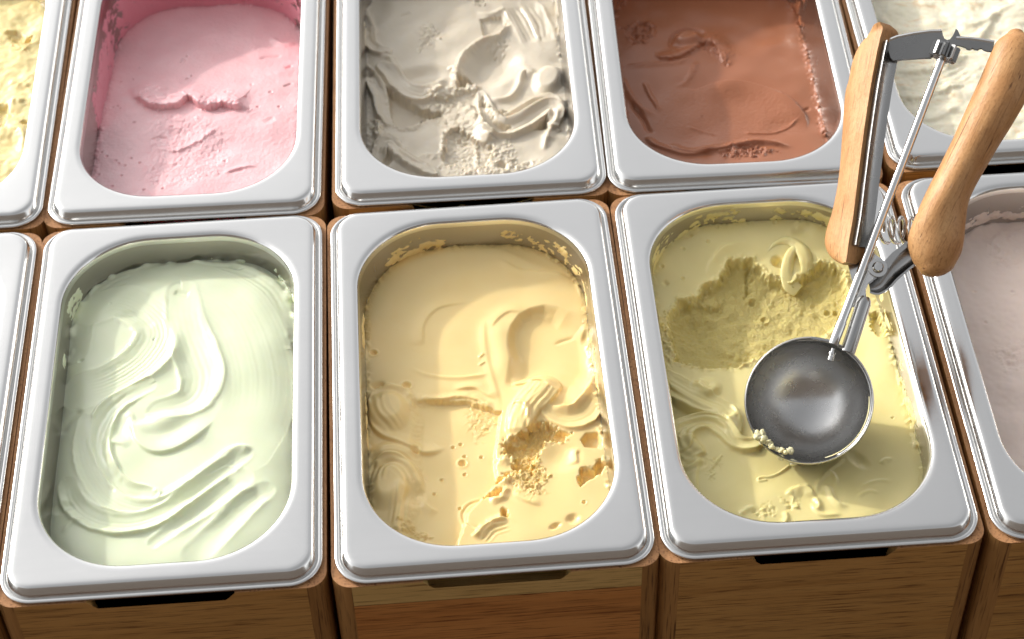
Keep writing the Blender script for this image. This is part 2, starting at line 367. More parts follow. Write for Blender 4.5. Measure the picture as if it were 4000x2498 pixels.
# ---------------------------------------------------------------- ice cream: sculpted height fields
rng = np.random.default_rng(7)
def smooth01(t): t = np.clip(t, 0, 1); return t*t*(3-2*t)
class Cream:
    """a sheet of ice cream in a pan; x, y, h in mm in the pan's own frame"""
    def __init__(s, level, step=0.52, hx=65.0, hy=115.2, r=47.7):
        s.level = level; dep = -level; k = 1.3*dep/20
        s.hx, s.hy, s.r = 64.9-0.065*dep, 115.2-0.065*dep, 47.6-0.055*dep
        xs = np.arange(-s.hx-1.5, s.hx+1.6, step); ys = np.arange(-s.hy-1.5, s.hy+1.6, step)
        s.X, s.Y = np.meshgrid(xs, ys); s.H = np.zeros_like(s.X); s.DX = np.zeros_like(s.X); s.DY = np.zeros_like(s.X)
        s.R = np.zeros_like(s.X); s.step = step
        qx = np.maximum(np.abs(s.X)-(s.hx-s.r), 0); qy = np.maximum(np.abs(s.Y)-(s.hy-s.r), 0)
        ins = np.minimum(np.maximum(np.abs(s.X)-s.hx, np.abs(s.Y)-s.hy), 0)
        s.wall = -np.where((qx > 0) & (qy > 0), np.hypot(qx, qy)-s.r, np.maximum(np.abs(s.X)-s.hx, np.abs(s.Y)-s.hy))   # distance inside the wall
    def noise(s, lam, seed=None, aniso=(1, 1), ang=0.0):
        """band-limited noise of wavelength lam (mm), unit variance"""
        g = np.random.default_rng(seed) if seed is not None else rng
        w = g.standard_normal(s.X.shape); f = np.fft.rfft2(w)
        ky = np.fft.fftfreq(s.X.shape[0], s.step)[:, None]; kx = np.fft.rfftfreq(s.X.shape[1], s.step)[None]
        ca, sa = math.cos(ang), math.sin(ang); a = (kx*ca+ky*sa)*aniso[0]; b = (-kx*sa+ky*ca)*aniso[1]
        f *= np.exp(-((a*a+b*b)*lam*lam)); o = np.fft.irfft2(f, s.X.shape); return o/o.std()
    def crumbs(s, cell, seed, jitter=1.0):
        """bumpy granules: domes round scattered points"""
        g = np.random.default_rng(seed); nx = int(np.ptp(s.X)/cell)+4; ny = int(np.ptp(s.Y)/cell)+4
        px = g.random((ny, nx))*jitter; py = g.random((ny, nx))*jitter; sz = 0.5+g.random((ny, nx))
        u = (s.X-s.X.min())/cell+1; v = (s.Y-s.Y.min())/cell+1; i = u.astype(int); j = v.astype(int); best = np.zeros_like(u)
        for di in (-1, 0, 1):
            for dj in (-1, 0, 1):
                a = np.clip(j+dj, 0, ny-1); b = np.clip(i+di, 0, nx-1)
                d = np.hypot(u-(i+di)-px[a, b], v-(j+dj)-py[a, b]); best = np.maximum(best, sz[a, b]*np.sqrt(np.clip(1-(d/(0.75*sz[a, b]+0.2))**2, 0, 1)))
        return best
    def dist(s, path, n=36):
        """nearest point of a curve: signed distance (+ left), position along it 0..1, distance past an end, tangent"""
        Q = spline(path, n); D = np.full(s.X.shape, 1e9); T = np.zeros_like(D); S = np.zeros_like(D); TX = np.zeros_like(D); TY = np.zeros_like(D); E = np.zeros_like(D)
        L = np.hypot(*(Q[1:]-Q[:-1]).T); cum = np.concatenate([[0], np.cumsum(L)]); tot = cum[-1]
        for k in range(len(Q)-1):
            a = Q[k]; d = Q[k+1]-a; l = L[k]
            if l < 1e-9: continue
            u = d/l; rx = s.X-a[0]; ry = s.Y-a[1]; t0 = rx*u[0]+ry*u[1]; t = np.clip(t0, 0, l)
            ex = rx-t*u[0]; ey = ry-t*u[1]; dd = ex*ex+ey*ey; m = dd < D
            D[m] = dd[m]; S[m] = (u[0]*ry-u[1]*rx)[m]; T[m] = ((cum[k]+t)/tot)[m]; TX[m] = u[0]; TY[m] = u[1]
            e = np.where((k == 0) & (t0 < 0), -t0, np.where((k == len(Q)-2) & (t0 > l), t0-l, 0)); E[m] = e[m]
        return np.sqrt(D)*np.where(S >= 0, 1, -1), T, E, TX, TY
    def ridge(s, path, H, wl, wr, ends=(0.25, 0.25), lean=0.0, pw=2.0, wob=0.0):
        """raised crest of height H falling off over wl on the left of the path and wr on the right; lean pushes the crest over (mm, + to the left)"""
        d, T, E, TX, TY = s.dist(path)
        if wob: d = d+wob*s.noise(3.0)
        w = np.where(d >= 0, wl, wr); p = np.exp(-np.abs(d/w)**pw)
        tp = smooth01(T/max(ends[0], 1e-3))*smooth01((1-T)/max(ends[1], 1e-3))*np.exp(-(E/ (0.5*min(wl, wr)+0.5))**2)
        s.H += H*p*tp
        if lean:
            q = lean*np.exp(-(d/(1.2*min(wl, wr)+0.8))**2)*tp; s.DX += -TY*q; s.DY += TX*q
        return s
    def groove(s, path, depth, w, ends=(0.2, 0.2)): return s.ridge(path, -depth, w, w, ends)
    def lines(s, path, amp, pitch, width, ends=(0.2, 0.2), side=0, ph=0.0):
        """fine spatula lines running along a path"""
        d, T, E, TX, TY = s.dist(path); tp = smooth01(T/ends[0])*smooth01((1-T)/ends[1])*np.exp(-(E/2)**2)
        m = np.exp(-(d/width)**4)
        if side: m = m*smooth01(side*d/1.0+0.5)
        s.H += 0.45*amp*np.sin(2*np.pi*d/pitch+ph+1.5*s.noise(14)*0.3)*m*tp; return s
    def blur(s, A, lam):
        f = np.fft.rfft2(np.pad(A, 40, mode='edge')); n = (A.shape[0]+80, A.shape[1]+80)
        f *= np.exp(-((np.fft.fftfreq(n[0], s.step)[:, None])**2+(np.fft.rfftfreq(n[1], s.step)[None])**2)*lam*lam); return np.fft.irfft2(f, n)[40:-40, 40:-40]
    def stroke(s, path, w, depth, lipL=0.0, lipR=0.0, lw=1.3, tilt=0.0, striae=0.12, soft=0.9, ends=(0.15, 0.15), raise_=0.0, lean=0.0, wob=0.12, base=14):
        """one pull of a spatula: wipes what was there, leaves a trough of half-width w with lips pushed up at its two edges"""
        d, T, E, TX, TY = s.dist(path, 44); d = d+wob*s.noise(5); W = np.interp(T, np.linspace(0, 1, len(w)), w) if isinstance(w, (list, tuple)) else w
        B = s.blur(s.H, base); a = np.abs(d); m = smooth01((W-a)/soft+0.5); q = np.clip(d/W, -1.2, 1.2)
        g1 = np.random.default_rng(int(abs(path[0][0]*91+path[0][1]*13))); st = np.zeros_like(d)
        for _ in range(5): st += np.sin(2*np.pi*(d/g1.uniform(1.6, 5.5)+g1.random())+0.8*np.sin(6.3*T*g1.uniform(0.5, 2)+g1.random()*6))*g1.uniform(0.3, 1)
        f = smooth01(T/max(ends[0], 1e-3))*smooth01((1-T)/max(ends[1], 1e-3))
        t = B+raise_+(depth*(q*q-1)+tilt*q)*(0.35+0.65*f)+0.45*striae*st*f
        s.H = s.H*(1-m)+t*m; e = np.exp(-(E/(0.6*W+0.5))**2)*(0.2+0.8*f)
        for sg, lip in ((1, lipL), (-1, lipR)):
            if lip:
                x = sg*d-W; p = np.where(x < 0, np.exp(-(x/(lw*1.9))**2), np.exp(-(x/lw)**2))*(sg*d > 0)*e; s.H += lip*p
                if lean: ln = lean*np.exp(-(x/(1.5*lw))**2)*e*(sg*d > 0); s.DX += -TY*ln*sg; s.DY += TX*ln*sg
        return s
    def dent(s, c, rx, ry, ang, depth, edge=0.25, rough=0.0, only_rim=False):
        """a scooped hollow (depth > 0) or a mound (depth < 0) with an edge softness"""
        a = math.radians(ang); c = c[0] if isinstance(c, list) else c
        u = ((s.X-c[0])*math.cos(a)+(s.Y-c[1])*math.sin(a))/rx; v = (-(s.X-c[0])*math.sin(a)+(s.Y-c[1])*math.cos(a))/ry
        q = np.hypot(u, v)
        if rough: q = q+rough*s.noise(4.0)*0.3+rough*s.noise(1.6)*0.15
        s.H -= depth*smooth01((1-q)/edge if edge < 1 else (1-q)**1.0)*np.where(edge < 1, 1, 1) ; return s
    def inside(s, poly, soft=1.0, wob=0.0, wl=3.0):
        """soft mask of a closed outline"""
        P = np.array(poly, float); Q = np.vstack([P, P[:1]]); inn = np.zeros(s.X.shape, bool); D = np.full(s.X.shape, 1e9)
        for k in range(len(P)):
            (x0, y0), (x1, y1) = Q[k], Q[k+1]; c = ((y0 > s.Y) != (y1 > s.Y)) & (s.X < (x1-x0)*(s.Y-y0)/((y1-y0) or 1e-9)+x0); inn ^= c
            d = np.array((x1-x0, y1-y0)); l = max(np.hypot(*d), 1e-6); u = d/l; rx = s.X-x0; ry = s.Y-y0; t = np.clip(rx*u[0]+ry*u[1], 0, l)
            D = np.minimum(D, np.hypot(rx-t*u[0], ry-t*u[1]))
        sd = np.where(inn, D, -D)
        if wob: sd = sd+wob*s.noise(wl)+0.5*wob*s.noise(wl*0.4)
        return sd
    def cut(s, poly, depth, soft=1.5, slope=0.0, wob=0.0, wl=3.0):
        """step down inside an outline: steep ragged edge, deeper further in by slope per mm"""
        sd = s.inside(poly, wob=wob, wl=wl); s.H -= depth*smooth01(sd/soft+0.5) + slope*np.clip(sd, 0, 14); return sd
    def rough(s, poly, amp, cell, soft=4.0, seed=1, wob=1.0, coarse=0.5):
        sd = s.inside(poly, wob=wob); m = smooth01(sd/soft+0.5)
        n1 = s.noise(cell*0.9, seed); n2 = s.noise(cell*0.5, seed+1); s.H += m*amp*(0.25*(s.crumbs(cell, seed)-0.5) + 0.26*n1 + 0.14*n2 + 0.34*s.noise(cell*2.2, seed+2))
        s.R = np.maximum(s.R, m*coarse); return s
    def pits(s, pts, r, depth):
        for x, y in pts:
            d = np.hypot(s.X-x, s.Y-y); s.H -= depth*np.exp(-(d/r)**4)
            s.H += depth*0.25*np.exp(-((d-r*1.35)/(0.4*r))**2)
        return s
    def blobs(s, poly, n, r0, r1, h, seed):
        """small separate crumbs lying on the surface"""
        g = np.random.default_rng(seed); P = np.array(poly); x0, y0 = P.min(0); x1, y1 = P.max(0); sd = s.inside(poly); k = 0
        for _ in range(n*6):
            x, y = g.uniform(x0, x1), g.uniform(y0, y1); i = int(np.clip((y-s.Y[0, 0])/s.step, 0, s.X.shape[0]-1)); j = int(np.clip((x-s.X[0, 0])/s.step, 0, s.X.shape[1]-1))
            if sd[i, j] < 0: continue
            r = g.uniform(r0, r1); d = np.hypot(s.X-x, (s.Y-y)*g.uniform(0.8, 1.3)); s.H = np.maximum(s.H, s.H+h*r*np.sqrt(np.clip(1-(d/r)**2, 0, 1))); k += 1
            if k >= n: break
        return s
    def press(s, c, r):
        """the round dent left under a ball of radius r standing at c (mm, pan frame)"""
        d2 = r*r-(s.X-c[0])**2-(s.Y-c[1])**2; low = c[2]-np.sqrt(np.maximum(d2, 0))-s.level
        s.H = np.where(d2 > 0, np.minimum(s.H, low), s.H); return s
    def build(s, name, mat, key, label, cat='ice cream'):
        keep = s.wall > -0.9
        Z = s.level+s.H
        # the sheet is pulled slightly outward with depth so that its border always passes through the pan's wall
        k = -0.06*(Z-s.level); border = np.exp(-(np.clip(s.wall, 0, 99)/5)**2)
        rad = np.hypot(s.X, s.Y)+1e-6; X = s.X+s.DX*np.clip(s.wall/3, 0, 1); Y = s.Y+s.DY*np.clip(s.wall/3, 0, 1)
        X = X-np.sign(s.X)*k*border*(np.abs(s.X) > s.hx*0.55); Y = Y-np.sign(s.Y)*k*border*(np.abs(s.Y) > s.hy*0.6)
        ok = keep[:-1, :-1] & keep[1:, :-1] & keep[:-1, 1:] & keep[1:, 1:]
        n, m = s.X.shape; idx = np.arange(n*m).reshape(n, m)
        Q = np.stack([idx[:-1, :-1], idx[:-1, 1:], idx[1:, 1:], idx[1:, :-1]], -1)[ok]
        used = np.zeros(n*m, bool); used[Q.ravel()] = True; remap = np.cumsum(used)-1
        V = np.stack([X, Y, Z], -1).reshape(-1, 3)[used]*mm; Q = remap[Q]
        me = fast_mesh(name, V, Q); me.materials.append(mat)
        at = me.attributes.new('coarse', 'FLOAT', 'POINT'); at.data.foreach_set('value', np.ascontiguousarray(s.R.reshape(-1)[used], np.float32))
        o = bpy.data.objects.new(name, me); C.objects.link(o); place(o, key); tag(o, label, cat, 'ice creams in the pans')
        s.o = o; return o
def wall_smear(parent, s, u0, u1, z0, z1, mat, thick=0.8, seed=0, cover=0.0, fade=0.0):
    """a patch of ice cream stuck to the pan's wall: u runs along the wall in mm of arc (0 at the middle of the back, + to the right)"""
    g = np.random.default_rng(seed); nu = max(8, int(abs(u1-u0)/0.8)); nz = max(6, int((z1-z0)/0.7))
    ring = np.array(rrect(64.9, 115.2, 47.6, 0, 24, 30))[:, :2]; st = np.argmin(np.abs(ring[:, 0])+np.where(ring[:, 1] > 0, 0, 1e3)); ring = np.roll(ring, -st, 0)[::-1]; ring = np.roll(ring, 1, 0)
    L = np.hypot(*(np.roll(ring, -1, 0)-ring).T); cum = np.concatenate([[0], np.cumsum(L)]); tot = cum[-1]; loop = np.vstack([ring, ring[:1]])
    u = np.linspace(u0, u1, nu) % tot; px = np.interp(u, cum, loop[:, 0]); py = np.interp(u, cum, loop[:, 1])
    cx = np.clip(px, -17, 17); cy = np.clip(py, -67, 67); nx, ny = cx-px, cy-py; l = np.hypot(nx, ny)+1e-6; nx /= l; ny /= l
    zz = np.linspace(z0, z1, nz); U, Zg = np.meshgrid(np.arange(nu)/nu, np.arange(nz)/nz)
    def nz_(sc):
        w = g.standard_normal((nz, nu)); f = np.fft.rfft2(w); ky = np.fft.fftfreq(nz)[:, None]; kx = np.fft.rfftfreq(nu)[None]
        f *= np.exp(-((kx*sc)**2+(ky*sc*0.6)**2)*4); o = np.fft.irfft2(f, (nz, nu)); return o/(o.std()+1e-9)
    edge = np.minimum(np.minimum(U, 1-U)*5, 1)*np.minimum(np.minimum((1-Zg)*3, 1), 1)*np.where(z0 > s.level-2, np.minimum(Zg*4, 1), 1)
    t = (nz_(9)*0.7+nz_(3)*0.5+nz_(1.5)*0.25+cover-fade*Zg)+ (edge-1)*3; th = thick*np.clip(t, 0, 1.4)
    inset = 0.066*(-(zz))[:, None]
    X = px[None]+nx[None]*(inset+th-0.15); Y = py[None]+ny[None]*(inset+th-0.15); Z = np.repeat(zz[:, None], nu, 1)
    ok = (t > 0); okf = ok[:-1, :-1] | ok[1:, :-1] | ok[:-1, 1:] | ok[1:, 1:]
    idx = np.arange(nz*nu).reshape(nz, nu); Q = np.stack([idx[:-1, :-1], idx[1:, :-1], idx[1:, 1:], idx[:-1, 1:]], -1)[okf]
    if not len(Q): return
    used = np.zeros(nz*nu, bool); used[Q.ravel()] = True; remap = np.cumsum(used)-1
    me = fast_mesh('smear', np.stack([X, Y, Z], -1).reshape(-1, 3)[used]*mm, remap[Q]); me.materials.append(mat)
    return link('smear', me, parent)

M['mint'] = cream('pale_green_ice_cream', srgb(230, 236, 204), srgb(210, 224, 166), 0.27, grain=0.03)
M['custard'] = cream('creamy_yellow_ice_cream', srgb(250, 220, 154), srgb(240, 200, 112), 0.30)
M['olive'] = cream('olive_ice_cream', srgb(236, 221, 154), srgb(208, 188, 106), 0.32)
M['pink'] = cream('pink_ice_cream', srgb(242, 196, 198), srgb(224, 142, 152), 0.34, radius=(1, 0.4, 0.45))
M['pink_shaded_film'] = cream('shaded_pink_film_on_steel', srgb(222, 148, 160), srgb(208, 116, 132), 0.34, radius=(1, 0.4, 0.45))  # deeper copy of the pink: thin film over steel, back-wall shade included
M['grey'] = cream('grey_beige_ice_cream', srgb(217, 205, 184), srgb(201, 186, 158), 0.34)
M['choc'] = cream('chocolate_ice_cream', srgb(170, 108, 76), srgb(146, 82, 54), 0.30, sss=0.15, radius=(1, 0.4, 0.25), spec=0.45)
M['ivory'] = cream('ivory_ice_cream', srgb(240, 232, 206), srgb(232, 214, 172), 0.42, streak=srgb(226, 184, 128))
M['rose'] = cream('rose_beige_ice_cream', srgb(243, 222, 208), srgb(228, 200, 184), 0.42)
M['lemon'] = cream('custard_ice_cream', srgb(246, 226, 164), srgb(232, 196, 104), 0.42)

# ---- pale green, smooth swirls
g = Cream(-19); g.H += 0.25*g.noise(30, 1)+3.0*smooth01((g.Y+10)/110)+1.5*smooth01((g.X+20)/70)
g.H += 4.5*(1-np.exp(-np.clip(g.wall, 0, 99)/9)) + 2.0*np.exp(-((g.X+4)/40)**2-((g.Y-5)/70)**2)
g.stroke([(-59.8,49.4),(-56.2,75.7),(-41.2,97.3),(-21.6,103.7),(-1.4,102.7),(25.5,100.3),(47.6,82.7),(59.6,52.5)], 8, 1.0, 0.8, 0.9, 2.0, ends=(0.2, 0.25))
g.ridge([(-28.7,110.6),(-22.0,111.5),(-10.0,106.2),(-1.6,107.8),(8.2,112.9),(18.4,112.7)], 1.6, 2.5, 3, (0.2, 0.2), wob=0.2)
g.stroke([(-14.4,95.0),(9.2,88.3),(31.4,68.2),(43.7,32.0),(44.5,-1.8),(34.2,-29.4)], 20, 0.9, 0.3, 0.3, 3.0, ends=(0.3, 0.4), striae=0.025)
g.stroke([(-51.6,79.9),(-35.3,83.0),(-18.0,70.2),(-12.2,54.2),(-20.8,35.3),(-39.2,21.9),(-53.3,18.9)], 13, 1.2, 0.3, 1.1, 1.8, ends=(0.3, 0.25))
g.stroke([(-0.7,86.9),(3.0,61.7),(9.6,39.2),(13.9,21.7),(10.9,7.2),(1.7,0.7),(-9.2,-1.5)], [9, 10.5, 12, 12, 10, 7], 1.6, 0.4, 1.0, 2.2, tilt=0.9, ends=(0.5, 0.2), lean=0.3, soft=3.0, striae=0.06)
g.ridge([(-8.0,67.1),(-3.5,49.0),(-4.8,37.2),(-13.9,26.2),(-24.6,19.0),(-35.2,11.1),(-43.2,1.4)], 2.1, 5, 1.5, (0.25, 0.25), 0.9)
g.stroke([(-16.5,16.9),(-28.9,10.6),(-37.8,2.0),(-42.3,-11.0),(-41.9,-27.1),(-35.3,-43.4),(-24.6,-54.0),(-9.1,-59.1)], [5, 6, 6.5, 6.5, 6, 4.5], 1.5, 1.3, 0.8, 1.2, tilt=-0.4, ends=(0.2, 0.1), lean=0.4)
g.stroke([(-50.0,-2.2),(-50.0,-22.4),(-42.1,-44.8),(-27.1,-62.4),(-8.6,-67.7),(9.2,-60.6),(25.4,-46.4),(37.4,-35.6)], [4, 5.5, 6.5, 6.5, 6, 5], 1.2, 0.7, 0.5, 1.2, ends=(0.2, 0.1))
g.dent([(-5.6,-8.9)], 17, 9, 14, -2.6, 0.95); g.dent([(-31.3,-11.9)], 9, 12, 20, 2.2, 0.95)
g.ridge([(-21.8,-5.5),(-22.0,-12.7),(-19.0,-22.0),(-10.8,-28.9),(0.0,-28.2),(12.1,-20.5),(21.1,-9.7)], 2.0, 7, 1.2, (0.1, 0.25), -0.9)
g.ridge([(-24.6,-26.5),(-29.1,-21.8),(-34.5,-21.7),(-33.5,-31.7),(-28.3,-44.0)], 1.2, 1.4, 4, (0.2, 0.3), 0.3)
g.ridge([(-28.2,0.1),(-24.0,-4.3),(-24.1,-14.5)], 0.8, 1.4, 2.5)
g.stroke([(-56.5,-45.5),(-50.8,-59.5),(-38.6,-70.9),(-21.7,-75.5),(-5.4,-71.7),(12.2,-58.9),(30.0,-45.8)], [5, 6, 6.5, 6, 5, 4], 1.2, 0.8, 1.8, 1.3, ends=(0.15, 0.2), lean=0.5)
g.ridge([(-10.1,-54.2),(-6.2,-57.4),(-7.8,-61.5)], 0.9, 1.0, 1.2); g.ridge([(-8.3,-59.1),(5.8,-52.6),(20.7,-41.1),(30.4,-32.7),(37.0,-31.2),(41.4,-34.8)], 1.8, 2.0, 4.0, (0.3, 0.08), 0.6)
g.stroke([(-7.4,-89.3),(7.0,-77.4),(21.5,-65.4),(37.1,-51.7)], [3.5, 5, 6.5, 6.5], 1.7, 0.5, 0.5, 2.2, striae=0.06, ends=(0.4, 0.12), lean=0.2, soft=3.6)
g.stroke([(15.3,-97.5),(28.2,-82.9),(39.8,-68.8),(49.5,-59.7)], [8, 7.5, 7, 5.5], 1.7, 0.5, 0.3, 2.6, ends=(0.5, 0.12), soft=4.0, striae=0.05)
g.ridge([(-36.7,-75.8),(-27.4,-79.9),(-10.8,-81.6)], 0.9, 1.3, 2)
g.dent([(-57.2,-60.9)], 7, 5, 0, 1.6, 0.9); g.ridge([(-56.8,-77.9),(-52.0,-71.7),(-43.1,-70.5)], 0.7, 1.5, 1.5)
g.groove([(-63.6,-9.2),(-59.5,-1.4),(-52.3,6.3)], 1.0, 2.5); g.dent([(-55.9,41.5)], 2.2, 1.6, 0, 0.8, 0.8); g.pits([(-15.3,52.2),(-41.9,82.4),(-28.9,47.9)], 0.9, 0.5)
g.groove([(-36.3,74.0),(-26.3,72.1),(-15.8,61.1)], 0.8, 2.5); g.groove([(-5.7,87.3),(3.6,84.2)], 0.8, 2.0); g.dent([(30.4,105.1)], 6, 2.5, -15, 1.4, 0.9)
g.H += np.clip(1.0*g.noise(9, 11), -0.3, 2.0)*np.exp(-(g.wall/3)**2)*(g.Y > 40)
g.build('ice_cream', M['mint'], (0, 0), 'smooth pale green ice cream in glossy swirls in its steel pan')
for a in ((-92, -66, -18, 0, 3, 0.4), (-128, -116, -16, -6, 4, 0.1), (-5, 40, -19, -12, 5, 0.0), (50, 95, -18, -7, 6, 0.2)):
    wall_smear(g.o, g, a[0], a[1], a[2], a[3], M['mint'], 0.5, a[4], a[5], 0.3)

# ---- creamy yellow, spatula cuts
g = Cream(-21); g.H += 0.3*g.noise(30, 3)
g.H += 5.5*smooth01((g.Y-70)/50)**1.5
g.ridge([(-31.6,43.1),(-30.4,59.0),(-23.6,69.9),(-14.1,73.7),(-0.3,74.8)], 0.9, 5, 1.0, (0.1, 0.4))
g.ridge([(-51.9,96.3),(-31.6,106.5),(-5.1,112.5),(15.7,109.4),(35.8,97.7),(57.4,86.1)], 1.2, 3, 7, (0.3, 0.3))
g.ridge([(13.7,104.7),(28.6,93.6),(49.0,89.3),(60.4,81.0)], 1.2, 2, 5)
q = smooth01(((g.X-18)*0.75-(g.Y-25)*0.5+28)/62)
g.cut([(19.4,45.6),(21.1,53.3),(25.6,60.8),(31.7,64.3),(39.5,65.0),(45.2,62.2),(49.7,57.6),(54.8,55.2),(60.1,52.4),(64.4,44.1),(66.1,31.6),(65.0,15.8),(56.6,2.8),(47.1,2.4),(40.4,6.7),(33.3,11.8),(23.3,11.7),(18.2,11.9),(20.0,21.2),(20.9,29.3),(19.3,37.8)], 5.2, 1.8+20*q, 0.02)
g.ridge([(7.5,51.9),(10.2,56.9),(13.9,61.9),(19.1,65.4),(23.9,65.0),(29.2,63.8)], 0.9, 5, 1.2, (0.2, 0.3), 0.0)
g.ridge([(9.6,62.3),(11.6,48.9),(13.2,36.5),(12.8,23.7),(10.6,11.3)], 1.4, 6, 6, (0.3, 0.3)); g.ridge([(5.1,62.6),(3.8,48.9),(4.5,28.6),(7.4,8.5),(9.8,-8.9)], 0.7, 1.5, 3, (0.2, 0.2))
g.ridge([(22.7,55.1),(27.9,59.9),(34.5,62.3),(41.2,61.4),(46.4,58.9)], 0.7, 1.6, 3); g.groove([(42.9,41.5),(48.4,43.9),(56.3,45.8)], 0.7, 1.2, (0.3, 0.3)); g.dent([(62.4,43.6)], 4, 7, -15, 1.6, 0.9)
g.stroke([(67.3,16.2),(64.2,-1.0),(56.4,-14.2),(46.3,-17.5),(35.4,-12.3)], [4, 6, 7.5, 7, 4], 0.9, 0.6, 2.6, 1.6, ends=(0.3, 0.15), raise_=1.2, striae=0.12, lean=0.9)
g.stroke([(35.4,8.1),(30.6,-0.1),(24.3,-8.1),(18.8,-20.3),(17.5,-28.6)], [9, 9, 7.5, 7, 5], -2.6, 0.5, 0.5, 1.4, ends=(0.05, 0.1), raise_=1.6, striae=0.3, lean=0.5)
g.ridge([(15.7,10.9),(23.3,11.1),(31.4,11.9),(36.4,9.6),(38.8,3.8)], 1.6, 5, 0.9, (0.15, 0.25), -0.6); g.ridge([(14.2,-12.5),(17.0,-6.4),(22.6,-9.0),(24.4,-16.6),(22.8,-27.0)], 1.3, 1.6, 1.2)
g.cut([(-38.9,3.0),(-24.3,1.0),(-8.0,-0.5),(1.6,-5.6),(9.4,-10.0),(6.8,-25.5),(4.1,-41.8),(4.6,-58.1),(-12.2,-76.3),(-19.6,-98.8),(-47.1,-92.6),(-38.0,-58.3),(-38.5,-29.8),(-36.3,-13.3)], 3.0, 2.0+7*smooth01((-26-g.X)/8), wob=0.2)
g.ridge([(-40.5,4.2),(-24.2,2.7),(-12.6,3.8),(-3.0,0.8),(6.3,-7.6)], 1.3, 2.0, 1.0, (0.2, 0.1), -0.8, wob=0.2)
g.ridge([(-17.3,9.0),(-4.1,9.5),(2.2,4.6),(8.5,-0.3)], 1.2, 3, 0.9, (0.3, 0.2), -0.5)
g.ridge([(-39.7,28.2),(-28.3,20.9),(-11.9,17.2),(4.7,18.6)], 0.8, 1.1, 1.6, (0.3, 0.1)); g.ridge([(-0.3,31.3),(3.2,34.3)], 0.8, 0.8, 0.8); g.ridge([(-0.7,25.7),(3.3,28.2)], 0.8, 0.8, 0.8)
g.dent([(-51.4,-3.4)], 12, 16, 8, -5.0, 0.55)
g.ridge([(-59.1,14.5),(-62.3,-2.4),(-57.5,-17.7),(-46.4,-25.3),(-33.8,-31.9),(-25.8,-31.3),(-22.4,-28.1)], 2.2, 3.5, 1.6, (0.15, 0.15), -1.0)
g.lines([(-60.1,10.3),(-57.2,-7.2),(-47.9,-20.6)], 0.5, 3.4, 8); g.ridge([(-58.3,14.0),(-50.0,14.8),(-40.4,8.5),(-38.9,-4.5)], 1.5, 1.2, 3)
g.dent([(-51.5,-32.7)], 14, 8, -8, -2.4, 0.7)
g.dent([(-52.9,-54.9)], 13, 19, -20, -4.5, 0.6)
g.lines([(-61.9,-54.1),(-58.1,-42.4),(-50.1,-40.0),(-42.4,-46.8),(-37.3,-58.3)], 0.75, 3.3, 7, (0.1, 0.15)); g.ridge([(-62.1,-42.0),(-54.0,-36.6),(-44.5,-39.9),(-38.5,-49.2),(-35.8,-60.5)], 2.0, 1.4, 3.0, (0.1, 0.2), 0.8)
g.lines([(-45.1,-57.6),(-47.6,-69.3),(-49.6,-82.8)], 0.6, 3.0, 5); g.ridge([(-42.7,-54.9),(-47.0,-65.4),(-48.9,-77.0),(-49.7,-86.6)], 1.8, 1.2, 4, (0.15, 0.1))
g.dent([(-41.0,-62.0)], 8, 10, 20, 2.2, 0.9); g.ridge([(-38.1,-60.2),(-33.7,-68.6),(-27.7,-74.0)], 1.0, 1.0, 3)
g.rough([(-48.1,-79.3),(-43.4,-78.9),(-33.1,-89.7),(-39.8,-90.8),(-46.2,-84.4)], 0.9, 2.2, 2, 5)
g.rough([(-8.3,-1.4),(8.1,-9.3),(6.2,-16.4),(-4.2,-28.0),(-9.1,-16.8)], 0.4, 1.8, 3, 6, coarse=0.35)
sd = g.cut([(8.9,-33.7),(12.9,-29.6),(22.0,-28.6),(28.2,-20.2),(35.2,-19.5),(45.9,-29.0),(41.1,-32.1),(32.0,-33.1),(26.4,-43.2),(22.9,-53.3),(14.2,-49.9),(14.7,-43.9),(10.2,-40.0)], 5.0, 2.0, 0.10, 0.8)
g.rough([(9.9,-33.8),(28.1,-21.1),(34.4,-20.8),(37.6,-24.6),(31.4,-32.1),(26.4,-43.2),(32.1,-56.7),(23.2,-66.2),(13.6,-59.4),(17.6,-51.1),(12.8,-42.0)], 1.0, 1.8, 3, 8, coarse=0.75)
g.rough([(33.6,-22.5),(45.6,-28.1),(44.4,-33.3),(34.1,-33.3)], 1.2, 2.6, 1.5, 9, coarse=0.4)
g.dent([(39.5,-42.6)], 14, 14, 0, 2.2, 0.95)
g.cut([(52.1,-33.1),(55.2,-28.9),(60.8,-29.0),(62.7,-34.1),(61.8,-39.3),(53.7,-37.7)], 4.0, 2.0, 0.2); g.cut([(48.9,-52.2),(56.9,-53.7),(60.6,-48.0),(63.4,-50.8),(58.6,-57.4),(48.4,-64.2)], 5.5, 1.6, 0.3, 0.5)
g.ridge([(49.5,-38.2),(47.8,-45.1),(48.4,-50.4)], 1.2, 0.9, 4, wob=0.2)
g.cut([(3.5,-57.6),(7.8,-53.7),(16.2,-51.4),(15.3,-53.5),(9.1,-55.5),(4.8,-59.0)], 5, 1.6, 0.2, 0.6); g.cut([(-3.9,-68.1),(0.4,-63.8),(7.3,-62.2),(6.3,-66.4),(0.9,-67.2)], 4.5, 1.6, 0.2, 0.5); g.cut([(5.1,-76.5),(8.3,-75.9),(8.7,-81.8),(5.3,-81.5)], 5, 1.4, 0.2, 0.4)
g.ridge([(5.5,-47.4),(11.5,-41.0),(15.4,-43.1),(15.6,-50.1)], 2.0, 1.6, 3, wob=0.4); g.ridge([(6.6,-61.3),(10.4,-55.7),(14.6,-54.7),(13.6,-59.4)], 2.2, 1.6, 3, wob=0.4)
g.ridge([(-1.3,-69.1),(4.1,-69.6),(7.7,-65.7),(8.1,-60.6)], 1.8, 2, 2, wob=0.4)
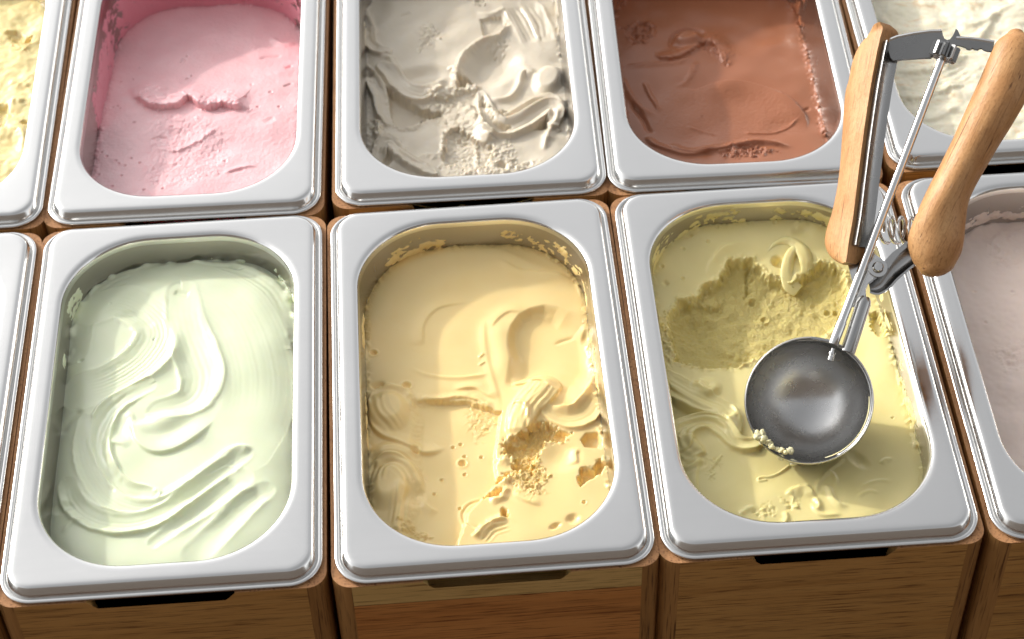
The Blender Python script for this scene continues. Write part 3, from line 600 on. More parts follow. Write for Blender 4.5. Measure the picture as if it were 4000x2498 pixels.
g.rough([(13.0,-57.6),(22.3,-60.2),(31.2,-67.8),(20.8,-71.1),(13.2,-64.5)], 0.6, 1.6, 3, 12, coarse=0.35)
g.ridge([(11.1,-65.2),(17.4,-71.6),(27.1,-76.3)], 0.9, 3, 0.9)
g.ridge([(-10.2,-94.2),(-5.1,-88.0),(1.1,-83.6),(8.7,-81.0)], 2.2, 1.6, 2.6, (0.1, 0.2), wob=0.3); g.lines([(-7.0,-96.1),(-0.5,-88.5),(9.0,-86.0)], 0.7, 2.6, 5)
g.groove([(-4.9,-67.3),(-11.4,-69.5),(-15.2,-75.1),(-14.4,-81.4),(-10.4,-86.3),(-4.5,-87.9)], 0.7, 0.8, (0.05, 0.1)); g.ridge([(-4.9,-67.0),(-11.7,-68.9),(-15.9,-75.0),(-15.1,-81.8),(-10.7,-86.9),(-4.5,-88.5)], 0.5, 1.0, 1.0, (0.05, 0.1))
g.pits([(-17.8,-30.4),(-12.0,-37.1),(-12.5,-49.6),(-25.0,-51.6),(-29.4,-61.3),(-2.9,-38.4),(-16.3,-72.0),(-13.6,-28.5),(49.4,-75.7)], 1.0, 1.2); g.pits([(-13.3,-41.8)], 1.9, 1.8); g.pits([(-41.4,14.1),(-38.2,-31.2)], 2.2, 1.8); g.pits([(-59.3,40.0)], 1.8, 1.6)
g.groove([(-61.2,14.1),(-56.9,16.5),(-53.4,15.5)], 1.8, 1.5); g.dent([(32.7,-90.1)], 4.5, 2.2, 25, 1.6, 0.9); g.dent([(42.4,-86.0)], 5, 4, 30, 1.6, 0.9)
g.H += np.clip(0.5*g.noise(4.0, 13), -0.1, 1.2)*np.exp(-(g.wall/2.0)**2)
g.R = np.maximum(g.R, 0.7*smooth01(1-g.wall/5)*(g.Y > 50))
g.build('ice_cream', M['custard'], (1, 0), 'creamy yellow ice cream with a coarse dug hollow and folded ridges')
for a in ((-60, -8, -20, -5, 21, 0.2), (5, 75, -19, -1, 22, 0.15), (50, 110, -20, -2, 23, 0.25), (-130, -90, -20, -4, 24, 0.3), (-200, -150, -20, -12, 25, 0.0), (-75, -20, -12, 0, 26, -0.5), (110, 170, -20, -10, 27, 0.2)):
    wall_smear(g.o, g, a[0], a[1], a[2], a[3], M['custard'], 0.6, a[4], a[5], 0.35)

# ---- olive, with the big granular scooped hollow
g = Cream(-19); g.H += 0.3*g.noise(28, 5)
g.H += 8*smooth01((g.Y-55)/62)**1.6 + 4*smooth01((-g.X-35)/35)*smooth01((g.Y+20)/60) + 5*smooth01((g.X-38)/30)*smooth01((60-g.Y)/40)
hollow = [(-56.2,49.7),(-53.0,54.1),(-48.4,61.1),(-42.0,60.6),(-36.5,65.7),(-34.1,71.2),(-24.2,75.1),(-19.9,81.4),(-16.9,87.9),(-8.6,88.2),(-3.7,88.2),(1.8,78.6),(9.5,74.1),(15.4,67.9),(27.3,77.3),(37.3,83.2),(47.4,77.5),(48.3,63.1),(40.1,39.6),(25.4,25.4),(-2.2,20.6),(-23.8,10.0),(-42.3,10.6),(-56.2,16.2),(-57.6,32.5)]
sd = g.inside(hollow, wob=0.55, wl=4.5); fade = smooth01((g.Y-0.35*g.X+30)/70)
g.H -= 6.0*smooth01(sd/4.2+0.4)*(0.25+0.75*fade)+0.10*np.clip(sd, 0, 14)
g.rough(hollow, 0.26, 1.7, 5, 31, 1.0, 0.85); g.H += smooth01(sd/6)*(0.40*g.noise(9, 33)+0.10*g.noise(2.6, 34, (0.6, 1.0), 0.6))
g.dent([(-43.5,43.1)], 16, 15, 20, 3.2, 0.95, 0.15)
edge = np.exp(-((sd+0.5)/2.4)**2)*(g.Y > 0); g.H += edge*(1.0*(g.crumbs(4.2, 35)-0.35)+0.35*g.noise(1.8, 36)); g.R = np.maximum(g.R, 0.35*edge)
g.dent([(-30.1,62.4)], 8, 7, 0, -2.6, 0.7, 0.6); g.dent([(-43.6,63.5)], 6, 3, 20, -1.6, 0.8, 0.6)
g.dent([(11.2,85.5)], 4.5, 5, 10, 4.0, 0.8, 0.2); g.cut([(-7.7,84.2),(-3.7,87.7),(-3.3,81.0),(-7.1,69.8),(-9.5,67.2)], 2.5, 2, 0, 0.6); g.pits([(36.0,51.5),(40.2,50.2),(-6.3,63.1),(-1.1,49.6)], 2.0, 1.8)
g.rough([(-31.3,23.0),(-16.9,29.9),(-2.2,20.6),(-17.3,8.5),(-30.4,9.6)], 0.7, 2.4, 4, 38, coarse=0.5)
g.rough([(-62.3,43.8),(-57.7,43.4),(-55.9,24.2),(-60.2,10.4),(-65.1,19.7)], 1.0, 2.6, 3, 39, coarse=0.2)
g.pits([(-42.5,98.2),(-27.6,101.8),(-20.7,111.6),(-56.4,85.4),(-45.2,77.4),(13.2,112.5),(-37.0,106.7)], 1.15, 1.0); g.groove([(-56.9,76.0),(-54.2,72.5)], 1.2, 1.3, (0.3, 0.3))
g.ridge([(-29.7,75.6),(-29.4,83.2),(-24.8,91.5),(-15.5,98.5),(-2.6,100.3)], 0.7, 1.5, 4); g.ridge([(-26.8,86.8),(-23.2,93.3),(-14.4,101.4)], 0.5, 1.2, 3)
g.dent([(28.4,105.5)], 8, 6, 20, 1.5, 0.9); g.ridge([(25.0,105.8),(27.7,109.6),(33.4,110.1)], 0.7, 1, 3)
g.stroke([(-64.8,1.4),(-57.8,-4.8),(-49.6,-11.9),(-41.8,-17.1),(-34.8,-22.3),(-31.7,-29.8),(-31.4,-37.8)], [8, 8, 7, 6, 5, 4], 0.8, 0.3, 2.4, 1.6, ends=(0.1, 0.2), striae=0.2, raise_=1.5, lean=0.8)
g.ridge([(-66.7,3.4),(-62.3,-1.1),(-54.9,-9.6),(-45.3,-17.3),(-37.7,-22.9),(-33.5,-27.8),(-32.2,-33.3),(-32.0,-39.6)], 2.0, 4, 1.6, (0.1, 0.2), -1.2)
g.ridge([(-35.1,-24.1),(-31.9,-31.5),(-31.9,-38.7),(-31.2,-45.8),(-27.5,-48.9),(-22.8,-49.3),(-18.4,-47.8)], 2.6, 2.6, 2.2, (0.2, 0.1), -0.6)
g.ridge([(-25.1,-17.6),(-27.9,-22.9),(-28.5,-31.8),(-29.0,-39.8),(-26.7,-43.6),(-22.0,-43.9)], 1.2, 2.5, 2.5); g.ridge([(-30.0,-17.2),(-29.7,-25.4),(-31.1,-35.2)], 0.8, 1.2, 1.2, wob=0.5)
g.dent([(-56.4,-22.3)], 22, 9, -18, 3.2, 0.95)
g.stroke([(-62.5,-43.2),(-60.5,-35.4),(-54.6,-29.6),(-46.8,-28.5),(-40.3,-31.7),(-35.5,-37.5),(-32.3,-44.0),(-27.2,-47.0),(-19.5,-45.9)], [7, 7, 6, 5, 5, 4.5, 4, 3.5], 0.9, 0.9, 0.9, 1.3, ends=(0.1, 0.1), striae=0.22, raise_=1.6, lean=0.4)
g.ridge([(-64.5,-36.9),(-61.4,-31.3),(-55.6,-26.9),(-47.8,-25.7),(-41.3,-29.0),(-36.5,-34.7),(-33.4,-42.1)], 1.0, 2.5, 1.6, (0.1, 0.2), 0.5); g.lines([(-63.0,-36.1),(-58.1,-30.2),(-50.8,-27.3),(-42.1,-29.8),(-35.5,-37.5)], 0.45, 3.4, 6)
g.ridge([(-56.6,-40.2),(-54.6,-35.0),(-48.7,-32.4),(-42.0,-34.3)], 1.2, 1.6, 4); g.ridge([(-56.0,-38.5),(-55.6,-42.9),(-52.0,-47.6),(-50.3,-52.6)], 2.4, 1.8, 4.5, (0.2, 0.1), 0.8)
g.dent([(-61.3,-45.1)], 13, 14, 30, -2.4, 0.7); g.lines([(-59.1,-32.9),(-62.0,-39.7),(-60.4,-48.7),(-54.8,-53.5)], 0.55, 4.0, 8)
g.lines([(-64.9,-57.9),(-57.9,-55.9),(-50.2,-52.1)], 0.7, 4.0, 8); g.ridge([(-63.9,-60.6),(-57.6,-59.3),(-50.3,-52.6)], 1.6, 3, 1.6); g.ridge([(-50.3,-52.6),(-54.3,-59.6),(-56.3,-68.1),(-56.7,-76.5)], 1.3, 1.2, 4)
g.dent([(-42.4,-5.1)], 10, 9, 30, -2.0, 0.6); g.ridge([(-48.4,2.8),(-45.8,-4.9),(-42.4,-10.7),(-37.7,-7.4),(-35.1,-1.1)], 1.6, 2.5, 1.5, wob=0.1); g.ridge([(-47.1,1.8),(-43.4,-2.3),(-41.1,-6.2),(-38.6,-3.6)], 0.9, 1.2, 1.2)
g.rough([(-47.5,-55.0),(-41.9,-53.7),(-41.1,-58.1),(-46.5,-68.0),(-49.0,-66.1)], 0.8, 1.6, 2, 41, coarse=0.2)
g.ridge([(-9.9,-82.9),(-6.3,-79.4),(0.0,-77.8),(3.3,-80.6),(3.1,-85.7)], 1.8, 1.4, 4, (0.1, 0.2), wob=0.2); g.ridge([(5.4,-83.7),(7.2,-77.5),(11.2,-71.9),(15.7,-69.3),(17.5,-74.1),(17.0,-80.9)], 1.0, 1.2, 1.2); g.ridge([(9.3,-78.6),(12.9,-79.7),(14.0,-86.6),(17.3,-91.0),(22.0,-91.0)], 1.5, 1.3, 2.2, (0.15, 0.3)); g.ridge([(2.8,-85.6),(5.3,-86.7),(6.0,-90.1),(4.7,-94.1)], 1.6, 1.4, 1.4)
g.ridge([(2.6,-86.5),(3.5,-93.2),(7.6,-96.9),(17.6,-96.9)], 1.0, 2, 1); g.rough([(-28.9,-91.4),(-22.4,-87.8),(-16.7,-89.9),(-18.0,-93.9),(-25.6,-95.8)], 0.9, 2.6, 3, 43, coarse=0.2); g.rough([(-12.7,-86.0),(-5.2,-85.0),(-3.9,-89.3),(-10.9,-91.2)], 0.9, 2.8, 3, 44, coarse=0.1)
g.ridge([(-36.6,-93.3),(-31.3,-89.5),(-26.6,-89.1)], 1.2, 1.5, 1.5); g.ridge([(-12.3,-91.9),(-11.8,-96.9),(-14.5,-101.7)], 1.2, 1, 2)
g.ridge([(28.3,-81.8),(34.5,-77.7),(41.5,-76.5),(47.8,-78.8)], 0.6, 0.9, 1.2); g.ridge([(26.1,-86.7),(33.5,-83.1),(39.2,-84.8)], 0.6, 0.9, 1.2); g.ridge([(42.8,-65.9),(46.1,-63.2),(49.8,-64.8)], 0.7, 0.9, 2); g.ridge([(10.6,-71.0),(19.2,-64.8),(25.5,-60.2)], 0.8, 1.5, 0.8)
g.pits([(55.0,-36.7)], 0.7, 0.9); g.dent([(32.0,-61.6)], 5, 9, 40, 1.2, 0.9)
g.cut([(58.0,42.4),(61.3,43.3),(63.1,36.6),(63.0,27.2),(61.7,21.8),(57.9,23.0),(56.3,30.7)], 4.5, 1.6, 0.15, 0.5, 2.0); g.rough([(63.8,40.7),(64.8,32.3),(63.6,21.4),(63.8,7.0),(63.7,24.3),(64.2,35.9)], 0.8, 1.6, 1.5, 45, coarse=0.1)
g.rough([(64.1,4.6),(68.3,-6.1),(70.1,-22.0),(69.4,-56.0),(69.7,-64.7),(67.1,-50.5),(64.7,-24.3),(63.3,-10.3)], 0.45, 2.0, 2.5, 46, coarse=0.1)
g.ridge([(-23.9,-71.2),(-21.6,-69.2),(-16.9,-69.2),(-11.9,-67.4),(-4.6,-62.4)], 0.9, 0.55, 0.55, (0.05, 0.05)); g.ridge([(-23.7,-71.6),(-18.5,-71.2)], 0.8, 0.5, 0.5, (0.1, 0.1))
g.H += np.clip(0.5*g.noise(4.0, 14), -0.1, 1.2)*np.exp(-(g.wall/2.2)**2)
g.R = np.maximum(g.R, 0.35*smooth01(1-g.wall/6))
g.press((5.3, -44.9, 13.0), 34.6)
g.build('ice_cream', M['olive'], (2, 0), 'olive green ice cream with a granular scooped hollow under the scoop')
for a in ((-90, -20, -17, 1, 51, 0.6), (-40, 30, -14, 2, 52, 0.1), (20, 90, -17, 2, 53, 0.5), (90, 150, -18, 0, 54, 0.4), (150, 240, -19, -3, 55, 0.3), (-130, -90, -19, -2, 56, 0.5)):
    wall_smear(g.o, g, a[0], a[1], a[2], a[3], M['olive'], 0.6, a[4], a[5], 0.3)
def curl(pts, wid, thick):
    """a ribbon of ice cream: flat section, ragged tapering ends, faint grooves along it"""
    P = spline(pts, 48); n = len(P); bm = bmesh.new(); prev = None; g5 = np.random.default_rng(9)
    for i in range(n):
        p = Vector(P[i]); d = Vector(P[min(i+1, n-1)])-Vector(P[max(i-1, 0)]); a, b = frame_of(d, Vector((0.25, -0.3, 1))); t = i/(n-1)
        w = np.interp(t, np.linspace(0, 1, len(wid)), wid); h = np.interp(t, np.linspace(0, 1, len(thick)), thick); ring = []
        for k in range(24):
            an = 2*math.pi*k/24; rr = 1+0.05*math.sin(5*an+1)+0.03*g5.standard_normal()*(1 if t > 0.8 else 0.4)+0.04*math.sin(9*an)
            ring.append(bm.verts.new((p+a*math.cos(an)*w*rr+b*math.sin(an)*h*rr-b*0.25*h*math.cos(an)**2)*mm))
        if prev:
            for k in range(24): bm.faces.new((prev[k], prev[(k+1) % 24], ring[(k+1) % 24], ring[k]))
        else: bm.faces.new(ring[::-1])
        prev = ring
    bm.faces.new(prev); link('curl', bm_mesh('curl', bm), g.o, M['olive'])
def lift(path, zs): return [(x, y, z) for (x, y), z in zip(path, zs)]
curl(lift([(2.2,78.6),(4.0,88.0),(8.2,95.0),(14.7,99.0),(21.6,98.2),(26.5,91.4),(28.0,83.5),(26.1,76.5)], [-20, -17.5, -15.5, -14, -13.5, -14, -16, -19]), [1.0, 1.6, 2.0, 2.6, 3.8, 4.8, 4.6, 2.5], [0.8, 1.2, 1.4, 1.6, 1.9, 2.0, 1.7, 0.9])
curl(lift([(22.9,93.2),(19.5,89.1),(16.8,83.1),(15.7,76.4),(17.1,69.6),(20.7,66.5)], [-13.5, -14, -15.8, -18, -20.3, -22]), [2.4, 3.0, 3.4, 4.2, 5.6, 4.5], [1.2, 1.4, 1.4, 1.3, 1.0, 0.5])

# ---- pink, sloping down to the back
g = Cream(-24); g.H += 0.35*g.noise(24, 7)+0.04*g.noise(5, 8)
g.H += -12*smooth01((g.Y+30)/110)+4*smooth01((-40-g.Y)/60)
crack = [(-47.2,8.3),(-40.4,9.9),(-35.5,4.0),(-31.2,-2.2),(-23.2,-4.3),(-15.5,-2.6),(-12.1,4.5),(-8.3,6.5),(-3.1,2.4),(1.7,-4.6),(8.0,-4.4),(14.8,-2.6),(22.8,-6.9),(31.6,-8.7)]
g.ridge(crack, 5.4, 11, 0.9, (0.12, 0.12), -2.2, 1.6, wob=0.35)
g.dent([(-22.8,4.6)], 11, 5.5, 6, -2.0, 0.8); g.ridge([(-39.1,12.5),(-33.7,18.9),(-26.7,17.6),(-24.4,12.9)], 1.8, 2, 3, wob=0.4)
g.rough([(-43.8,9.8),(-36.4,15.3),(-27.8,5.7),(-27.0,-6.2),(-35.1,-1.2)], 0.9, 2.2, 2, 61, coarse=0.1); g.rough([(-12.3,7.5),(-0.2,2.2),(27.6,-5.8),(31.7,-10.5),(3.4,-8.4),(-7.0,1.2)], 1.0, 1.8, 1.5, 62, coarse=0.1)
m = smooth01(g.inside([(-30.7,-8.9),(3.7,-14.3),(19.3,-35.7),(19.1,-70.7),(-6.4,-83.9),(-30.1,-79.5),(-30.9,-32.0)])/6+0.5)
g.H += m*(0.13*g.noise(1.3, 63, (0.35, 1.0), 0.15)+0.12*g.noise(4, 64)); g.H += (1-m)*0.05*g.noise(1.5, 65)
g.ridge([(-27.4,-40.8),(-13.6,-46.8),(0.3,-38.6),(14.0,-25.2)], 1.0, 3, 1.0, wob=0.3); g.ridge([(-23.7,-25.4),(-15.1,-23.1),(-4.1,-29.7),(2.9,-34.5)], 0.8, 0.9, 2.5, wob=0.3)
g.groove([(-29.8,-34.3),(-25.1,-32.5),(-19.2,-33.6)], 1.2, 1.0)
g.pits([(-45.4,48.0),(-55.4,30.3),(-14.0,58.5),(-9.0,34.5),(-11.8,31.7),(-47.7,32.8),(-41.7,-16.8),(-60.0,-44.8),(-56.3,-48.6),(-50.2,-53.2),(-48.0,-56.2),(-40.8,-51.8),(-45.1,-68.2),(-44.0,-58.6),(-34.7,-57.1),(-49.9,-78.1),(-59.4,-66.4),(-29.8,-83.6),(-18.2,-83.3)], 1.0, 0.9)
g.pits([(31.0,19.1),(43.7,9.4),(36.4,-6.5),(50.1,-6.7),(28.2,3.8),(15.1,10.0),(-57.3,0.4),(-52.7,-1.4),(-54.4,1.7),(18.5,-58.9),(2.7,-40.2)], 1.2, 0.7)
g.groove([(51.7,36.9),(56.6,40.4)], 1.0, 1.0); g.groove([(51.4,15.6),(57.7,19.6)], 1.0, 1.0); g.groove([(33.2,50.7),(41.2,52.5),(49.2,51.9)], 0.8, 1.2); g.groove([(41.0,-24.3),(47.6,-19.0)], 0.6, 2); g.ridge([(17.3,-71.9),(30.2,-66.0),(39.6,-65.3)], 0.9, 2, 1); g.groove([(21.0,-70.8),(31.2,-67.4)], 0.7, 1.4)
g.groove([(-18.0,50.7),(-15.9,56.8)], 1.0, 1.2); g.ridge([(39.4,74.8),(49.8,66.1),(57.9,68.6)], 1.5, 2, 3)
g.groove([(-15.3,24.3),(-10.0,34.6)], 0.6, 2.5)
g.H += np.clip(0.6*g.noise(3.0, 15), -0.2, 1.5)*np.exp(-(g.wall/2.2)**2)
g.R = np.maximum(g.R, 0.45*smooth01(1-g.wall/5))
g.build('ice_cream', M['pink'], (0, 1), 'pink ice cream with a torn ridge across its middle')
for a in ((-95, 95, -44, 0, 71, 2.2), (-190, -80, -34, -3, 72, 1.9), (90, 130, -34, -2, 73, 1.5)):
    wall_smear(g.o, g, a[0], a[1], a[2], a[3], M['pink_shaded_film'], 0.45, a[4], a[5], 0.2)

# ---- grey beige, deeply worked
g = Cream(-24); g.H += 0.4*g.noise(20, 9)+0.03*g.noise(5, 10)
g.H += 3*smooth01((g.Y-20)/80)
g.rough([(-27.2,58.1),(-21.4,62.1),(-13.1,50.9),(-20.2,36.7),(-28.7,34.4)], 0.7, 1.6, 3, 81, coarse=0.15); g.groove([(-28.7,35.2),(-24.8,41.5),(-17.9,49.8)], 0.9, 1.3)
g.groove([(-40.5,69.8),(-32.7,72.2)], 0.8, 1.2); g.rough([(4.5,86.0),(17.0,83.4),(15.7,75.8),(8.0,78.0)], 1.0, 2, 2, 82)
g.dent([(-30.2,9.9)], 22, 11, 12, 3.0, 0.9)
g.ridge([(-55.7,30.8),(-49.6,28.1),(-45.5,18.3),(-42.4,6.6),(-37.0,-2.3),(-29.6,-5.7),(-21.3,-4.3),(-14.6,1.5),(-12.5,8.5)], 2.8, 3, 2.0, (0.15, 0.15), 0.8, wob=0.15); g.lines([(-54.3,27.7),(-46.9,19.9),(-42.4,6.6),(-36.1,-2.4)], 0.5, 3, 6)
g.stroke([(-53.4,20.4),(-47.9,12.8),(-42.5,2.4),(-36.1,-6.6),(-27.0,-10.2),(-17.6,-5.3)], [4, 5, 6, 6, 5, 4], 1.0, 0.8, 1.8, 1.4, ends=(0.1, 0.15), striae=0.25, raise_=2.0, lean=0.8)
g.cut([(-51.3,-1.2),(-45.4,-4.5),(-38.1,-13.5),(-30.9,-19.6),(-23.6,-24.3),(-26.6,-33.7),(-34.9,-39.9),(-42.2,-40.7),(-49.4,-33.3),(-52.0,-20.7)], 6.5, 2.0, 0.08, 0.5)
g.ridge([(-52.7,-1.1),(-52.9,-15.1),(-52.1,-26.2),(-47.6,-34.8),(-41.3,-41.4),(-34.0,-40.0),(-27.6,-35.0),(-17.5,-33.1)], 1.8, 2.5, 2.0, (0.1, 0.3), wob=0.4)
g.stroke([(-67.9,78.1),(-63.6,62.6),(-62.2,47.5),(-57.1,38.2),(-49.5,34.7)], [4, 4.5, 5, 4.5, 3], 0.8, 0.8, 1.8, 1.2, ends=(0.1, 0.15), striae=0.3, raise_=1.6, lean=0.6, wob=0.35)
g.stroke([(-67.0,21.5),(-61.9,10.3),(-56.9,-0.7),(-54.2,-12.2),(-53.0,-24.8),(-49.4,-34.7)], [4.5, 5, 5, 4.5, 4, 3], 0.9, 1.2, 1.8, 1.2, ends=(0.1, 0.15), striae=0.3, raise_=2.2, lean=0.7, wob=0.3); g.dent([(-61.5,12.4)], 5, 3.5, 0, 3.0, 0.8)
g.ridge([(-61.2,-29.6),(-56.7,-35.4),(-55.9,-47.7),(-53.3,-53.3)], 3.0, 3, 3, wob=0.6); g.rough([(-62.2,-28.2),(-54.9,-30.1),(-49.6,-48.2),(-56.9,-53.0)], 1.2, 2.5, 2, 83, coarse=0.1)
g.stroke([(-57.4,-67.5),(-54.7,-58.5),(-50.1,-53.5),(-46.1,-59.1),(-40.9,-68.2),(-32.1,-76.7),(-22.5,-83.9)], [4, 4.5, 4.5, 4.5, 4, 4, 3], 0.8, 1.0, 2.0, 1.2, ends=(0.1, 0.15), striae=0.35, raise_=2.4, lean=0.6, wob=0.3)
g.ridge([(-57.0,-63.6),(-54.2,-54.5),(-50.5,-52.1),(-47.9,-57.7),(-42.6,-66.0),(-35.6,-73.2),(-26.9,-81.7),(-21.6,-84.7)], 1.0, 2.2, 3.2, (0.1, 0.2), 0.8, wob=0.3); g.dent([(-52.1,-67.9)], 6, 8, -20, 3.5, 0.8); g.lines([(-55.1,-59.8),(-49.7,-54.9),(-42.6,-66.0),(-30.3,-77.5)], 0.6, 3, 5)
g.dent([(17.8,17.6)], 21, 26, -35, 7.0, 0.7)
g.ridge([(2.2,3.0),(-2.6,12.0),(-0.8,23.4),(6.3,34.5),(15.1,41.2),(23.8,43.5),(30.0,53.4),(33.1,57.7)], 3.4, 2.2, 2.4, (0.15, 0.15), 0.8, wob=0.2)
g.rough([(13.1,38.4),(29.3,40.0),(26.7,27.0),(19.3,29.1)], 0.9, 2.0, 2, 84, coarse=0.1)
g.cut([(12.2,62.4),(26.7,64.3),(31.0,54.8),(23.8,44.9),(14.4,47.2)], 2.5, 2.0, 0.1, 0.3); g.ridge([(9.6,70.2),(19.1,66.4),(29.9,70.1),(34.0,57.6)], 1.6, 2, 2)
g.stroke([(35.9,74.2),(42.6,56.9),(48.1,37.0)], 8, 1.2, 0.8, 0.8, 1.6, striae=0.3); g.stroke([(45.7,76.4),(52.3,57.6),(55.7,36.4)], 6, 1.0, 0.7, 0.7, 1.4, striae=0.3)
g.ridge([(12.7,-13.3),(19.8,-17.4),(27.3,-15.9),(33.4,-6.6),(36.4,6.0),(40.8,9.2),(45.0,2.4)], 2.6, 2.0, 3.0, (0.2, 0.1), -0.8); g.ridge([(34.5,13.3),(41.0,12.8),(44.5,8.2),(46.6,-2.0)], 1.6, 2, 2)
g.dent([(53.6,-1.8)], 11, 17, -20, -4.5, 0.55)
g.stroke([(10.0,-11.7),(12.9,-27.3),(18.0,-37.3),(27.1,-38.0),(37.6,-29.2),(47.2,-22.4),(55.4,-23.0),(61.1,-33.8)], [3, 4, 4.5, 4.5, 4.5, 4.5, 4, 3], 0.7, 1.2, 1.4, 1.0, ends=(0.15, 0.15), striae=0.4, raise_=2.2, lean=0.5)
g.ridge([(10.7,-16.0),(13.3,-30.0),(17.8,-40.0),(26.0,-40.6),(34.6,-34.5),(44.2,-25.6),(52.7,-22.1),(58.9,-26.8),(61.0,-35.2)], 1.0, 1.6, 1.2, (0.15, 0.1), -0.6); g.lines([(12.3,-20.3),(17.0,-38.6),(25.1,-40.6),(36.5,-31.9),(48.0,-24.5),(57.9,-26.7)], 0.9, 3.6, 8, (0.1, 0.1))
g.stroke([(11.9,-29.9),(16.0,-41.2),(23.8,-47.2),(34.1,-42.6),(43.6,-35.2),(52.2,-29.7),(56.5,-34.8),(53.9,-45.6)], [4, 6, 7, 6.5, 6, 5, 4], 0.8, 1.4, 2.4, 1.4, ends=(0.15, 0.15), striae=0.45, raise_=2.4, lean=0.8)
g.cut([(42.0,-47.3),(48.8,-39.7),(51.5,-41.3),(50.2,-46.6),(45.6,-47.6)], 6.0, 1.6, 0.2, 0.3); g.ridge([(58.6,-30.9),(55.9,-43.0),(49.9,-52.0),(47.9,-61.2),(46.5,-69.1)], 2.2, 1.8, 1.8, (0.15, 0.2)); g.ridge([(50.2,-60.1),(51.7,-52.1),(55.5,-48.4),(58.5,-51.3)], 1.6, 1.4, 3, (0.2, 0.1))
g.cut([(10.7,-16.0),(14.6,-31.5),(18.6,-42.8),(27.5,-46.2),(20.0,-51.0),(11.2,-44.9),(8.3,-28.3)], 3.0, 2.2, 0.1, 0.3)
g.rough([(-30.0,-22.5),(-21.5,-12.0),(-13.8,-4.2),(-4.6,-4.9),(4.8,-1.4),(10.1,-8.9),(11.2,-25.7),(11.2,-44.9),(-2.8,-57.2),(-11.4,-43.1),(-14.7,-31.9),(-29.2,-29.4)], 0.9, 6.0, 3, 85, coarse=0.1); g.rough([(-30.0,-22.5),(-21.5,-13.4),(-6.8,-14.6),(10.9,-31.2),(-2.8,-57.2),(-29.2,-28.0)], 0.3, 1.8, 3, 86, coarse=0.4)
g.dent([(-14.0,-10.5)], 13, 7, 10, -3.4, 0.7, 0.4); g.dent([(2.8,-6.2)], 9, 6, 10, -3.2, 0.7, 0.5); g.ridge([(-11.4,12.7),(-6.7,15.2),(-5.2,5.0),(-6.4,-4.8)], 3.0, 2.4, 2.4, wob=0.4)
g.cut([(-4.1,7.8),(1.4,7.4),(5.9,1.3),(-4.7,-7.7)], 8.0, 2.0, 0.2, 0.4); g.cut([(-29.2,-26.7),(-21.8,-25.9),(-15.4,-26.4),(-20.2,-32.9),(-28.4,-31.5)], 4.5, 1.6, 0.2, 0.8)
g.ridge([(-1.5,-22.0),(3.6,-30.6),(7.7,-41.9),(10.9,-51.6),(16.1,-56.7)], 4.4, 5, 4, (0.15, 0.1)); g.ridge([(11.0,-50.3),(14.4,-55.9),(18.9,-54.9)], 1.5, 1.2, 1.2)
g.cut([(-14.2,-46.9),(-5.9,-42.2),(4.5,-55.1),(15.0,-61.3),(12.4,-78.2),(-2.0,-81.0),(-16.8,-72.0)], 3.4, 1.8, 0.05, 0.7); g.rough([(-14.2,-46.9),(-5.9,-42.2),(4.5,-55.1),(15.0,-61.3),(12.4,-78.2),(-2.0,-81.0),(-18.8,-79.7)], 0.55, 1.5, 3, 87, coarse=0.1); g.ridge([(5.5,-52.5),(4.5,-65.8),(5.3,-77.7)], 1.4, 1, 1, wob=0.5)
g.ridge([(-35.5,-69.2),(-28.3,-65.8),(-19.3,-66.5),(-15.4,-56.2),(-13.3,-45.7),(-6.8,-40.8)], 1.4, 1.2, 3, wob=0.4)
g.rough([(16.0,-58.7),(24.4,-54.0),(28.2,-67.6),(31.0,-81.0),(21.1,-82.8),(14.3,-77.1)], 0.9, 2.4, 2.5, 88, coarse=0.05); g.rough([(9.6,-80.6),(31.2,-77.1),(46.5,-75.7),(22.7,-86.8),(-12.8,-85.4)], 0.9, 2.0, 2.5, 89, coarse=0.05)
g.dent([(20.0,-78.2)], 4, 4, 0, 3, 0.7); g.rough([(13.1,-24.5),(28.3,-31.2),(27.1,-36.6),(18.0,-35.9)], 1.4, 2.6, 2, 90)
g.H += np.clip(0.4*g.noise(4.0, 16), -0.1, 1.2)*np.exp(-(g.wall/2.2)**2)
g.build('ice_cream', M['grey'], (1, 1), 'grey beige ice cream churned into deep folds and crumbs')
for a in ((-130, -100, -24, -10, 91, 0.1), (80, 120, -26, -8, 92, 0.3), (-60, 60, -24, -4, 93, 0.5)):
    wall_smear(g.o, g, a[0], a[1], a[2], a[3], M['grey'], 0.5, a[4], a[5], 0.3)

# ---- chocolate
g = Cream(-36); g.H += 0.35*g.noise(26, 17)
g.H += 6*smooth01((-30-g.Y)/80)-3*smooth01((g.Y-10)/60)
g.dent([(-14.3,51.0)], 12, 9, 10, -4.5, 0.6); g.groove([(-26.4,42.2),(-23.8,55.6),(-14.3,62.7),(-4.6,60.1),(-0.4,51.9)], 1.2, 1.2)
g.ridge([(-38.4,39.2),(-32.3,32.0),(-23.7,31.4),(-14.4,37.5),(-6.0,46.5),(1.5,46.9),(5.7,39.9),(6.8,28.3),(11.3,19.5)], 3.0, 7, 1.5, (0.15, 0.2), -1.0, wob=0.25); g.rough([(-11.4,43.0),(-0.8,49.0),(6.9,39.8),(10.8,20.4),(3.7,22.8),(-1.7,40.4)], 0.8, 1.8, 1.5, 101, coarse=0.2)
g.ridge([(-60.0,25.5),(-47.7,25.5),(-35.4,25.6),(-23.0,26.6),(-12.4,33.5)], 1.4, 1.0, 3, wob=0.2)
g.rough([(-56.7,65.8),(-45.8,74.9),(-35.3,66.2),(-42.0,47.2),(-53.2,48.0)], 2.2, 4.5, 3, 102, coarse=0.2); g.ridge([(-40.8,74.6),(-36.9,62.4),(-39.2,50.8)], 2.0, 2, 2)
